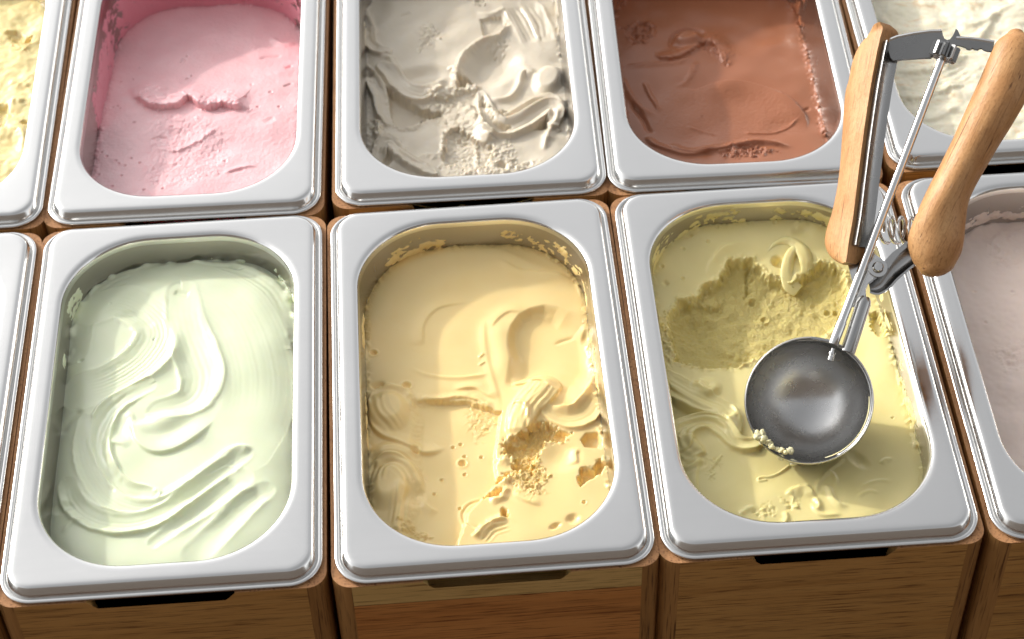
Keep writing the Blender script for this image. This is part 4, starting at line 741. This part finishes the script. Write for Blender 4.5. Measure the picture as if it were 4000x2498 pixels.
g.ridge([(-25.6,0.6),(-16.3,-3.7),(-6.4,-1.7),(1.2,0.9),(13.4,1.6),(27.4,-3.1),(40.6,-13.2),(48.7,-24.7),(52.2,-37.5),(49.9,-49.7)], 2.4, 1.0, 14, (0.25, 0.25), 0.5, wob=0.12)
m = smooth01(g.inside([(-35.4,-0.5),(0.9,-1.3),(30.6,-7.0),(48.2,-28.3),(48.7,-49.6),(6.3,-57.2),(-29.0,-56.5),(-46.5,-28.8)])/8+0.5); g.H += 0.05*m*g.noise(1.4, 103)
g.ridge([(-29.2,0.9),(-20.4,3.9),(-14.2,16.6),(-9.3,27.6)], 0.8, 2, 2, wob=0.3)
g.ridge([(-60.1,16.1),(-58.3,1.1),(-51.5,-17.7),(-44.3,-24.5),(-40.6,-23.9)], 1.6, 1.2, 3); g.ridge([(-47.8,9.6),(-45.4,-3.5),(-41.7,-16.6),(-40.0,-23.9)], 1.4, 2, 1, wob=0.1); g.groove([(-58.6,-9.9),(-51.2,-28.5),(-48.6,-39.4),(-44.2,-43.2)], 2.0, 1.6)
g.ridge([(-51.5,-45.3),(-46.5,-55.3),(-37.7,-61.1),(-27.6,-66.1),(-16.9,-65.1),(-5.8,-59.8)], 2.2, 3, 1.2, (0.15, 0.2), -0.6); g.ridge([(-38.2,-54.1),(-27.2,-62.7),(-13.2,-63.6),(1.2,-60.3),(18.1,-57.1),(29.5,-60.5),(38.2,-65.5)], 1.8, 3, 1.2, (0.1, 0.2), -0.6); g.lines([(-35.0,-57.8),(-18.0,-64.2),(5.9,-60.6),(23.9,-58.4)], 0.4, 2.0, 4)
g.ridge([(-7.5,-64.9),(6.1,-58.9),(18.1,-57.1),(29.6,-59.7),(40.8,-63.9)], 1.6, 1.2, 2.0, wob=0.2); g.rough([(-7.7,-66.6),(1.2,-60.3),(17.6,-61.5),(28.6,-67.4),(16.2,-72.6),(-2.4,-71.3)], 1.4, 2.2, 2, 104, coarse=0.3)
g.ridge([(11.2,-46.7),(21.7,-48.1),(31.1,-48.1),(40.0,-43.7),(48.5,-34.6)], 0.9, 0.7, 1.0, (0.1, 0.2)); g.ridge([(-24.6,-37.5),(-15.7,-42.5),(-5.6,-48.5)], 0.8, 0.7, 1.2, (0.2, 0.2)); g.groove([(48.0,-21.0),(52.0,-26.7),(57.6,-25.3)], 1.0, 1.2); g.pits([(-13.0,-29.0)], 0.8, 0.6)
g.ridge([(64.4,47.3),(64.5,26.1),(64.8,3.5),(64.6,-18.6),(65.5,-36.6),(61.2,-54.9)], 2.4, 1.6, 3.0, (0.1, 0.1), wob=0.3); g.rough([(64.1,49.2),(66.8,33.6),(68.2,1.4),(68.4,-36.8),(62.0,-55.8),(59.8,-46.9),(63.5,-22.1),(62.8,14.9)], 0.6, 2.4, 2, 105, coarse=0.2)
g.H += np.clip(0.6*g.noise(3.0, 19), -0.2, 1.5)*np.exp(-(g.wall/2.2)**2)
g.build('ice_cream', M['choc'], (2, 1), 'brown chocolate ice cream with glossy smoothed folds')
for a in ((-110, 110, -40, -2, 111, 1.6), (-200, -100, -34, -16, 112, 0.6)):
    wall_smear(g.o, g, a[0], a[1], a[2], a[3], M['choc'], 0.45, a[4], a[5], 0.3)

# ---- ivory white, mostly behind the scoop
g = Cream(-17, 0.8); g.H += 0.6*g.noise(18, 20)+0.15*g.noise(5, 21)
g.ridge([(-62.0,-22.9),(-48.2,-25.9),(-32.2,-23.6),(-17.7,-17.5),(-3.9,-9.4)], 1.8, 5, 2, wob=0.5); g.ridge([(-64.0,-46.2),(-55.7,-52.3),(-43.4,-49.8),(-28.0,-44.0),(-11.7,-34.5)], 2.0, 5, 2, wob=0.5); g.ridge([(-59.2,31.6),(-51.3,21.2),(-50.7,11.6),(-59.6,2.9)], 1.6, 2, 4, wob=0.3)
g.ridge([(-15.2,41.4),(-7.1,21.2),(4.2,16.4),(27.7,33.7),(40.4,36.5)], 2.4, 6, 3); g.ridge([(-15.0,-4.7),(0.5,-0.4),(22.0,30.3)], 1.4, 4, 2); g.ridge([(-59.1,-69.6),(-41.8,-71.1),(-21.6,-58.8)], 1.4, 5, 2); g.lines([(-46.8,-36.9),(-28.1,-33.1),(-9.0,-22.0)], 0.4, 4, 12)
g.build('ice_cream', M['ivory'], (3, 1), 'ivory white ice cream with tan streaks behind the scoop handles')

# ---- rose beige at the right edge
g = Cream(-23, 0.7); g.H += 0.35*g.noise(24, 22)+0.08*g.noise(5, 23)
g.rough([(-31.4,100.6),(-17.3,108.9),(-4.8,115.7),(-13.5,79.1),(-23.9,75.4),(-32.4,71.6)], 0.6, 2.0, 6, 121, coarse=0.1); g.ridge([(-33.3,107.0),(-20.2,115.4),(-3.7,120.4)], 1.2, 2, 3, wob=0.4)
g.ridge([(-40.7,104.2),(-23.5,124.4),(-1.5,129.8)], 1.4, 2, 4, wob=0.3); g.pits([(-46.6,59.7),(-46.0,34.8),(-24.9,57.9)], 1.2, 0.6); g.rough([(-48.2,13.9),(-27.0,21.8),(-31.4,3.0),(-42.4,-2.4)], 0.5, 2, 4, 122, coarse=0.1)
g.build('ice_cream', M['rose'], (3, 0), 'pale rose beige ice cream right of the scoop, cut off by the right edge')
wall_smear(g.o, g, -70, 40, -22, -8, M['rose'], 0.6, 123, 0.7, 0.5)

# ---- custard at the left edge
g = Cream(-12, 0.7); g.H += 0.5*g.noise(18, 24)+0.15*g.noise(5, 25)
g.cut([(37.1,64.9),(44.0,65.9),(49.7,59.1),(54.7,58.6),(54.4,52.4),(46.5,51.5),(39.8,58.4)], 3.0, 2, 0.15, 0.5); g.rough([(36.3,63.4),(54.7,58.6),(54.3,43.1),(43.3,44.1)], 0.8, 2.4, 3, 131, coarse=0.4)
g.cut([(35.4,-7.8),(45.0,-7.2),(48.2,-19.1),(45.4,-29.0),(37.7,-28.3)], 4.5, 2.5, 0.1, 0.4); g.ridge([(47.7,-32.0),(54.2,-31.2),(59.0,-40.1),(58.5,-54.1)], 2.0, 4, 2, wob=0.3); g.ridge([(47.1,-8.9),(51.3,-3.4),(55.7,-8.2)], 1.4, 2, 2, wob=0.3); g.dent([(58.9,-25.8)], 4, 3, 0, 2.5, 0.7); g.dent([(51.1,-46.5)], 12, 14, 0, 2, 0.9)
g.ridge([(44.3,16.6),(50.7,11.5),(59.5,10.7)], 1.0, 1.5, 2, wob=0.3)
g.build('ice_cream', M['lemon'], (-1, 1), 'custard yellow ice cream in the top left corner')
wall_smear(g.o, g, 20, 90, -12, 0, M['lemon'], 0.6, 133, 0.3, 0.3)

# ---- the pan cut off by the left edge
g = Cream(-20, 0.9); g.H += 0.5*g.noise(22, 26)+2.0*(1-np.exp(-np.clip(g.wall, 0, 99)/9))
for k in range(5): g.stroke([(-40+6*k, 95-42*k), (0, 80-40*k), (45, 95-42*k)], 9, 1.4, 0.8, 1.0, 1.6)
g.build('ice_cream', M['ivory'], (-1, 0), 'ivory ice cream deep in the front pan cut off by the left edge')

# ---------------------------------------------------------------- the scoop (local frame: u across, v along the shaft side, h towards the viewer; mm)
SCOOP_POS = (0.33843, -0.04392, 0.013)
SCOOP_AXES = [(0.96587, -0.18685, 0.17938), (0.06393, 0.84308, 0.53397), (-0.25101, -0.50428, 0.82626)]
scoop = link('ice_cream_scoop', None)
ax = [Vector(a) for a in SCOOP_AXES]
scoop.matrix_world = Matrix(((ax[0].x, ax[1].x, ax[2].x, SCOOP_POS[0]), (ax[0].y, ax[1].y, ax[2].y, SCOOP_POS[1]), (ax[0].z, ax[1].z, ax[2].z, SCOOP_POS[2]), (0, 0, 0, 1)))
tag(scoop, 'steel ice cream scoop with two wooden handles standing in the olive ice cream', 'scoop')
M['handle_far'] = handle_wood('worn_far_handle_wood', math.radians(-27)); M['handle_near'] = handle_wood('worn_near_handle_wood', math.radians(-12))
def V3(p): return Vector(p)*mm
def part(name, bm, mat, parent=scoop, sharp=35, **kw): return link(name, bm_mesh(name, bm, True, sharp), parent, M[mat])
BRAD = 33.0
# bowl: a shell with a rolled rim
bm = bmesh.new(); prof = []
for i in range(25): a = math.pi/2*i/24; prof.append((BRAD*math.sin(a)*mm, -BRAD*math.cos(a)*mm))
prof += [(BRAD*mm, 0.5*mm), ((BRAD+0.5)*mm, 0.9*mm), ((BRAD+1.0)*mm, 0.5*mm)]
for i in range(24, -1, -1): a = math.pi/2*i/24; prof.append(((BRAD+1.0)*math.sin(a)*mm, -(BRAD+1.0)*math.cos(a)*mm))
prof[0] = (0, prof[0][1]); prof[-1] = (0, prof[-1][1])
lathe(bm, prof, (0, 0, 0), (0, 0, 1), 96); bowl = part('bowl', bm, 'bowl', sharp=60)
# maker's scribble stamped faintly in the bowl
bm = bmesh.new(); mk = [(-6.7,-11.0,-20.0),(-5.8,-13.7,-20.0),(-4.5,-12.5,-20.0),(-3.8,-15.0,-20.0),(-2.5,-13.8,-20.0),(-1.6,-16.1,-20.0),(-0.8,-14.7,-20.0),(0.2,-16.3,-20.0)]; P = []
for x, y, z in spline(mk, 40): r = math.hypot(x, y); P.append(V3((x, y, -math.sqrt(max(BRAD**2-r*r, 1))+0.05)))
tube(bm, P, 0.16*mm, 6); part('stamped_mark', bm, 'dark_steel', bowl)
# sweeper blade lying along the right side of the bowl
sw0 = [(3.8,31.6,-0.0)]; 
bm = bmesh.new(); rows = []
for i in range(41):
    t = i/40; a = math.radians(100-165*t); w = 7.0*math.sin(math.pi*min(t*1.15+0.12, 1))**0.8+0.8; row = []
    for k in range(5):
        e = -w*k/4/BRAD; rr = BRAD-0.7
        row.append(bm.verts.new(V3((rr*math.cos(a)*math.cos(e), rr*math.sin(a)*math.cos(e), rr*math.sin(e)-0.6))))
    rows.append(row)
for i in range(40):
    for k in range(4): bm.faces.new((rows[i][k], rows[i+1][k], rows[i+1][k+1], rows[i][k+1]))
sweep = part('sweeper_blade', bm, 'bowl'); sm = sweep.modifiers.new('thickness', 'SOLIDIFY'); sm.thickness = 0.5*mm; sm.offset = 1
# pin and nut of the sweeper
bm = bmesh.new(); q = [(13.1,26.6,-3.0),(12.0,22.4,-3.0)]; a = V3(q[0]); b = V3(q[1]); d = b-a
lathe(bm, [(0, -1*mm), (1.2*mm, -1*mm), (1.2*mm, 1.0*mm), (2.1*mm, 1.0*mm), (2.2*mm, 2.2*mm), (1.7*mm, 2.4*mm), (1.7*mm, 3.6*mm), (2.0*mm, 3.8*mm), (1.9*mm, 5.4*mm), (1.0*mm, 5.9*mm), (0, 5.9*mm)], a, d, 14); part('sweeper_pin', bm, 'shaft')
# flat bar left of the rod on the outside of the bowl
bm = bmesh.new(); q = [(2.5,33.9,1.5),(11.9,31.9,1.5),(12.2,30.4,1.5),(2.4,32.7,1.5)]; prism(bm, [(x*mm, y*mm) for x, y, z in q][::-1], -1.2*mm, 1.6*mm, 0.25*mm); part('stop_bar', bm, 'dark_steel')
# rod
r0 = [(14.5,30.3,3.0)]; r1 = [(77.1,183.8,4.0)]; a = V3(r0[0]); b = V3(r1[0]); 
bm = bmesh.new(); L = (b-a).length; lathe(bm, [(0, -1.5*mm), (2.55*mm, -1.5*mm), (2.75*mm, 0), (2.75*mm, 11.0*mm), (2.45*mm, 11.3*mm), (2.45*mm, 11.8*mm), (2.35*mm, 12.2*mm), (2.2*mm, L-2*mm), (2.1*mm, L), (0, L)], a, b-a, 24); rod = part('rod', bm, 'shaft', sharp=50)
# tube beside the rod
t0 = [(21.3,26.0,-1.0)]; t1 = [(31.3,54.4,-1.0)]; a2 = V3(t0[0]); b2 = V3(t1[0]); L2 = (b2-a2).length
bm = bmesh.new(); lathe(bm, [(0, -1*mm), (3.9*mm, -1*mm), (4.0*mm, 0.5*mm), (4.0*mm, L2-4*mm), (3.4*mm, L2-1.5*mm), (2.2*mm, L2), (0, L2)], a2, b2-a2, 28); part('shaft_tube', bm, 'dark_steel', sharp=50)
# flat plate that runs from the tube up into the near handle
pl = [(24.1,93.2,-2.0),(25.8,96.9,-2.0),(30.3,89.2,-2.0),(33.2,82.6,-2.0),(37.0,76.9,-2.0),(40.5,74.9,-2.0),(42.8,71.7,-2.0),(42.6,68.3,-2.0),(40.4,65.2,-2.0),(35.3,64.8,-2.0),(32.2,61.5,-2.0),(31.1,58.8,-2.0),(31.4,54.2,-2.0),(26.8,49.3,-2.0),(21.5,49.5,-2.0),(23.1,58.3,-2.0),(25.0,62.3,-2.0),(23.4,68.3,-2.0),(21.8,75.8,-2.0),(21.5,80.0,-2.0),(22.9,83.1,-2.0)]
bm = bmesh.new(); prism(bm, [(x*mm, y*mm) for x, y, z in pl][::-1], -4.0*mm, -2.2*mm, 0.3*mm); part('frame_plate', bm, 'shaft')
# pivot: washer and rivet
w0 = [(38.2,69.7,-1.0)]; c = V3(w0[0])
bm = bmesh.new(); lathe(bm, [(0, -1.5*mm), (5.0*mm, -1.5*mm), (5.2*mm, 0), (5.0*mm, 0.7*mm), (3.2*mm, 0.8*mm), (3.0*mm, 2.0*mm), (2.2*mm, 3.0*mm), (0, 3.3*mm)], c, (0.15, 0.05, 1), 28); part('pivot_rivet', bm, 'shaft', sharp=40)
# arm from the pivot to the far handle: a folded channel
def channel(path, wid, dep, th, tilt):
    """U-section swept along a path; opens towards +h"""
    bm = bmesh.new(); P = [V3(p) for p in spline(path, 24)]; prev = None
    for i, p in enumerate(P):
        d = P[min(i+1, len(P)-1)]-P[max(i-1, 0)]; a = Vector((d.y, -d.x, 0)).normalized(); up = Vector((0, 0, 1)); sec = []
        w = np.interp(i/(len(P)-1), np.linspace(0, 1, len(wid)), wid)
        for k in range(13): t = math.pi*k/12; sec.append(p+(a*math.cos(t)*w-up*math.sin(t)*dep)*mm)
        for k in range(12, -1, -1): t = math.pi*k/12; sec.append(p+(a*math.cos(t)*(w-th)-up*(math.sin(t)*(dep-th)))*mm)
        ring = [bm.verts.new(v) for v in sec]; n = len(ring)
        if prev:
            for k in range(n): bm.faces.new((prev[k], prev[(k+1) % n], ring[(k+1) % n], ring[k]))
        else: bm.faces.new(ring[::-1])
        prev = ring
    bm.faces.new(prev); return bm
ch = [(33.3,59.4,-2.0),(36.9,59.9,-2.0),(40.5,62.0,-2.0),(44.2,66.4,-2.0),(48.3,70.8,-2.0),(52.8,74.7,-2.0),(57.4,78.1,-2.0)]
part('linking_arm', channel(ch, [3.0, 4.8, 5.0, 5.4, 6.2, 6.4, 6.2], 6.0, 1.1, 0), 'dark_steel', sharp=50)
bm = bmesh.new(); q = [(41.8,73.6,-1.0),(45.9,77.6,-1.0),(53.2,82.9,-1.0),(54.2,80.3,-1.0),(49.9,76.9,-1.0),(45.8,72.5,-1.0),(44.3,68.9,-1.0),(42.8,69.9,-1.0)]; prism(bm, [(x*mm, y*mm) for x, y, z in q][::-1], -2.6*mm, -1.2*mm, 0.25*mm); part('arm_flange', bm, 'dark_steel')
# spring between the handles
s0 = [(38.8,92.1,-9.0)]; s1 = [(57.9,90.6,-9.0)]; a = V3(s0[0]); b = V3(s1[0]); d = (b-a); axd = (d.normalized()+Vector((0, 0, 0.34))).normalized(); e1, e2 = frame_of(axd, Vector((0, 1, 0)))
bm = bmesh.new(); turns = 3.6; P = []
for i in range(int(turns*26)+1): t = i/26*2*math.pi; P.append(a+d*(i/(turns*26))+(e1*math.cos(t)+e2*math.sin(t))*7.0*mm)
tube(bm, P, 0.95*mm, 8, hint=axd); part('spring', bm, 'shaft', sharp=60)
# arc-shaped rack with its slot and teeth
rk = [(46.7,193.4,2.0),(52.8,195.3,2.0),(61.8,196.5,2.0),(70.4,197.0,2.0),(76.4,196.7,2.0),(76.5,194.2,2.0),(77.2,192.1,2.0),(78.7,191.0,2.0),(80.5,191.3,2.0),(82.2,193.4,2.0),(83.6,197.2,2.0),(84.6,196.4,2.0),(85.7,192.6,2.0),(91.1,191.8,2.0),(97.0,190.4,2.0),(103.3,188.7,2.0),(102.0,182.8,2.0),(99.6,183.8,2.0),(98.2,183.9,2.0),(97.1,184.5,2.0),(96.5,185.5,2.0),(95.4,185.6,2.0),(94.7,184.5,2.0),(92.6,185.0,2.0),(91.8,186.2,2.0),(90.5,185.0,2.0),(88.7,185.5,2.0),(88.1,186.9,2.0),(84.6,187.9,2.0),(80.4,188.6,2.0),(76.1,189.0,2.0),(72.6,187.9,2.0),(70.2,181.9,2.0),(63.1,182.2,2.0),(56.0,182.2,2.0),(50.2,181.8,2.0),(48.5,184.3,2.0),(47.3,189.7,2.0)]
bm = bmesh.new(); prism(bm, [(x*mm, y*mm) for x, y, z in rk][::-1], 0.8*mm, 3.0*mm, 0.25*mm); rack = part('toothed_rack', bm, 'rack_steel')
# bright turned-over top edge of the rack
bm = bmesh.new(); P = [V3((x, y, 2.2)) for x, y, z in [(46.8,193.1,2.0),(52.8,195.1,2.0),(61.8,196.3,2.0),(70.4,196.8,2.0),(76.1,196.5,2.0)]]; tube(bm, P, 1.2*mm, 8); part('rack_rim', bm, 'shaft', rack)
bm = bmesh.new(); P = [V3((x, y, 2.2)) for x, y, z in [(83.7,192.0,2.0),(91.1,191.1,2.0),(97.0,189.8,2.0),(103.3,188.1,2.0)]]; tube(bm, P, 1.2*mm, 8); part('rack_rim', bm, 'shaft', rack)
# pinion at the top of the rod
bm = bmesh.new(); dirn = (V3(r1[0])-V3(r0[0])).normalized(); c = V3(r1[0]); e1, e2 = frame_of(dirn); nT = 9; prev = None
for hh in (-3.5, -3.0, 4.0, 4.6):
    ring = []
    for k in range(nT*4):
        t = 2*math.pi*k/(nT*4); rr = (7.6 if k % 4 in (1, 2) else 5.4)*(0.92 if hh in (-3.5, 4.6) else 1); ring.append(bm.verts.new(c+dirn*hh*mm+(e1*math.cos(t)+e2*math.sin(t))*rr*mm))
    if prev:
        for k in range(len(ring)): bm.faces.new((prev[k], prev[(k+1) % len(ring)], ring[(k+1) % len(ring)], ring[k]))
    else: bm.faces.new(ring[::-1])
    prev = ring
bm.faces.new(prev); part('pinion', bm, 'rack_steel', rod, 30)
# far handle: a full round grip
Lp = [(110.4,193.5,6.0),(104.0,188.4,6.0),(99.3,179.0,6.0),(93.5,166.1,6.0),(87.2,153.2,6.0),(79.3,136.5,6.0),(71.6,121.7,6.0),(64.3,108.0,6.0),(58.1,94.8,6.0),(54.8,86.4,6.0),(54.2,80.4,6.0),(55.2,75.4,6.0),(56.8,71.3,6.0),(59.3,67.6,6.0)]
Rp = [(118.6,193.1,6.0),(123.6,187.8,6.0),(125.1,179.0,6.0),(122.7,168.0,6.0),(118.3,156.1,6.0),(110.7,143.5,6.0),(103.0,131.9,6.0),(96.4,121.2,6.0),(90.3,111.0,6.0),(86.3,101.7,6.0),(84.4,90.8,6.0),(83.3,81.9,6.0),(81.5,75.0,6.0),(78.5,69.7,6.0)]
def grip(Lc, Rc, h0, depth, ends=True):
    Ls = spline(Lc, 52); Rs = spline(Rc, 52); n = 26; bm = bmesh.new(); prev = None
    m = len(Ls)
    for i in range(m):
        l, r = Vector(Ls[i]), Vector(Rs[i]); c = (l+r)/2; w = (r-l)/2; hz = Vector((0, 0, 1)); dz = w.length*depth
        ring = [bm.verts.new((c+w*math.cos(2*math.pi*k/n)+hz*dz*math.sin(2*math.pi*k/n)+Vector((0, 0, h0)))*mm) for k in range(n)]
        if prev:
            for k in range(n): bm.faces.new((prev[k], prev[(k+1) % n], ring[(k+1) % n], ring[k]))
        prev = ring
        if i == 0: first = ring
    # rounded ends
    for ring, sg in ((first, -1), (prev, 1)):
        cs = [v.co.copy() for v in ring]; c = sum(cs, Vector())/len(cs)
        ref = (Vector(Ls[1 if sg < 0 else -2])+Vector(Rs[1 if sg < 0 else -2]))/2*mm+Vector((0, 0, h0))*mm; ax_ = (c-ref).normalized(); R_ = max((v-c).length for v in cs); last = ring
        for kf, hf in ((0.92, 0.16), (0.75, 0.33), (0.5, 0.46), (0.25, 0.52)):
            nr = [bm.verts.new(c+(v-c)*kf+ax_*R_*hf) for v in cs]
            for k in range(n): bm.faces.new((last[k], last[(k+1) % n], nr[(k+1) % n], nr[k]))
            last = nr
        bm.faces.new(last)
    return bm
far = link('handle', bm_mesh('handle', grip(Lp, Rp, -6, 0.85), True, 60), scoop, M['handle_far'])
# near handle: half-round grip, its flat inner side carries the steel tang
Lo = [(40.4,205.5,-0.0),(36.9,204.0,-0.0),(31.2,197.6,0.0),(27.4,187.4,-0.0),(25.4,178.1,0.0),(23.1,168.8,-0.0),(21.3,151.2,-0.0),(18.8,130.7,-0.0),(14.9,115.5,0.0),(11.6,105.4,-0.0),(10.0,95.3,-0.0),(10.9,86.0,0.0),(14.3,78.7,-0.0),(19.8,73.9,0.0)]
Eo = [(44.0,202.2,9.0),(45.5,198.8,9.0),(44.1,193.7,9.0),(42.1,185.5,9.0),(40.1,176.3,9.0),(38.4,168.2,9.0),(34.7,147.8,9.0),(30.7,122.5,9.0),(28.0,104.4,9.0),(26.6,95.4,9.0),(25.2,88.4,9.0),(24.0,82.4,9.0),(23.1,76.4,9.0),(22.2,71.6,9.0)]
def half_grip(Lc, Ec):
    Ls = spline(Lc, 52); Es = spline(Ec, 52); bm = bmesh.new(); prev = None; f = Vector((0.80, 0, 0.60)); cdir = Vector((-0.60, 0, 0.80)); m = len(Ls); mids = []
    for i in range(m):
        E = Vector(Es[i]); t = i/(m-1); half = 7.6*min(1, 0.25+math.sqrt(max(0, math.sin(math.pi*min(max(t*0.94+0.03, 0), 1)))) )
        cc = E-cdir*half; wx = max(cc.x-Ls[i][0], 2.0); d = math.sqrt(max(wx*wx-(half*0.60)**2, 4.0))/0.80
        ring = [bm.verts.new((cc+cdir*half*math.cos(a)-f*d*math.sin(a))*mm) for a in [math.pi*k/16 for k in range(17)]]
        mids.append((cc, half))
        n = len(ring)
        if prev:
            for k in range(n): bm.faces.new((prev[k], prev[(k+1) % n], ring[(k+1) % n], ring[k]))
        else: bm.faces.new(ring[::-1])
        prev = ring
    bm.faces.new(prev); return bm, mids, f, cdir
bm, mids, fdir, cdir = half_grip(Lo, Eo); near = link('handle', bm_mesh('handle', bm, True, 50), scoop, M['handle_near'])
bm = bmesh.new(); prev = None; sel = mids[9:46]
for i, (cc, half) in enumerate(sel):
    w = min(half*0.74, 5.6); p = cc-cdir*0.8; ring = []
    for k in range(9): u = -1+k/4; ring.append(bm.verts.new((p+cdir*u*w+fdir*(0.4+2.6*u*u))*mm))
    for k in range(8, -1, -1): u = -1+k/4; ring.append(bm.verts.new((p+cdir*u*w*1.04+fdir*(1.7+0.9*u*u if abs(u) < 1 else 2.2))*mm)) if False else ring.append(bm.verts.new((p+cdir*u*w+fdir*(-0.4))*mm))
    if prev:
        n = len(ring)
        for k in range(n): bm.faces.new((prev[k], prev[(k+1) % n], ring[(k+1) % n], ring[k]))
    else: bm.faces.new(ring[::-1])
    prev = ring
bm.faces.new(prev); part('tang', bm, 'dark_steel', near, 60)
# ice cream clinging to the bowl's rim
M['residue'] = cream('pale_olive_residue', srgb(238, 226, 176), srgb(222, 204, 132), 0.45)
def clot(name, spots, label):
    bm = bmesh.new(); g2 = random.Random(5)
    from mathutils import noise as mn
    for x, y, z, r in spots:
        t = bmesh.ops.create_icosphere(bm, subdivisions=3, radius=1.0); off = Vector((g2.random()*50, g2.random()*50, 0)); sx, sy, sz = g2.uniform(0.7, 1.5), g2.uniform(0.7, 1.5), g2.uniform(0.5, 0.9)
        for v in t['verts']:
            f = 1+0.45*mn.noise(v.co*1.7+off)+0.22*mn.noise(v.co*4+off); v.co = Vector((v.co.x*sx, v.co.y*sy, v.co.z*sz))*f*r*mm+V3((x, y, z))
    o = link(name, bm_mesh(name, bm), None, M['residue']); o.matrix_world = scoop.matrix_world.copy(); tag(o, label, 'ice cream bits'); return o
g3 = random.Random(11); sp = []
for x, y, z in spline([(-27.1,-16.8,0.5),(-24.0,-20.9,0.5),(-20.8,-23.0,0.5),(-16.9,-25.6,0.5),(-12.9,-27.3,0.5),(-9.7,-27.0,0.5)], 30): sp.append((x+g3.uniform(-1, 1), y+g3.uniform(-0.8, 0.8), z+g3.uniform(-0.5, 1.2), g3.uniform(0.7, 1.5)))
for x, y, z in [(-26.0,-18.4,-0.0),(-24.8,-17.2,-0.0),(-26.8,-18.7,0.0),(-24.0,-19.6,0.0)]: sp.append((x, y, z+1, 2.0))
for x, y, z in [(-9.6,-32.0,-1.0),(-8.8,-32.9,-1.0),(-14.7,-29.9,-1.0),(-15.9,-29.5,-1.0),(-29.7,-15.3,-1.0),(-25.0,-21.9,-1.0),(-23.0,-24.4,-1.0)]: sp.append((x, y, z, g3.uniform(0.9, 1.5)))
clot('ice_cream_crumbs', sp, 'crumbs of pale olive ice cream clinging to the lower left rim of the scoop bowl')
# a thin smear inside the right edge of the bowl
bm = bmesh.new(); rows = []; g4 = np.random.default_rng(3); w0 = np.cumsum(g4.standard_normal(61))*0.3; w0 -= np.linspace(w0[0], w0[-1], 61)
for i in range(61):
    a = math.radians(2-78*i/60); t = i/60; w = 0.9+4.2*math.sin(math.pi*t)**1.1+0.9*w0[i]; w = max(w, 0.3)*min(1, t*8)*min(1, (1-t)*8)+0.05; rows.append([bm.verts.new(V3(((BRAD-1.3-0.5*(1 if 0 < k < 4 else 0))*math.cos(a)*math.cos(e), (BRAD-1.3-0.5*(1 if 0 < k < 4 else 0))*math.sin(a)*math.cos(e), (BRAD-1.3)*math.sin(e)-0.6))) for k, e in enumerate([-(w*k/4+0.2)/BRAD for k in range(5)])])
for i in range(60):
    for k in range(4): bm.faces.new((rows[i][k], rows[i+1][k], rows[i+1][k+1], rows[i][k+1]))
o = link('ice_cream_smear', bm_mesh('ice_cream_smear', bm), None, M['residue']); o.matrix_world = scoop.matrix_world.copy(); tag(o, 'thin pale smear of ice cream along the right inner edge of the scoop bowl', 'smear')
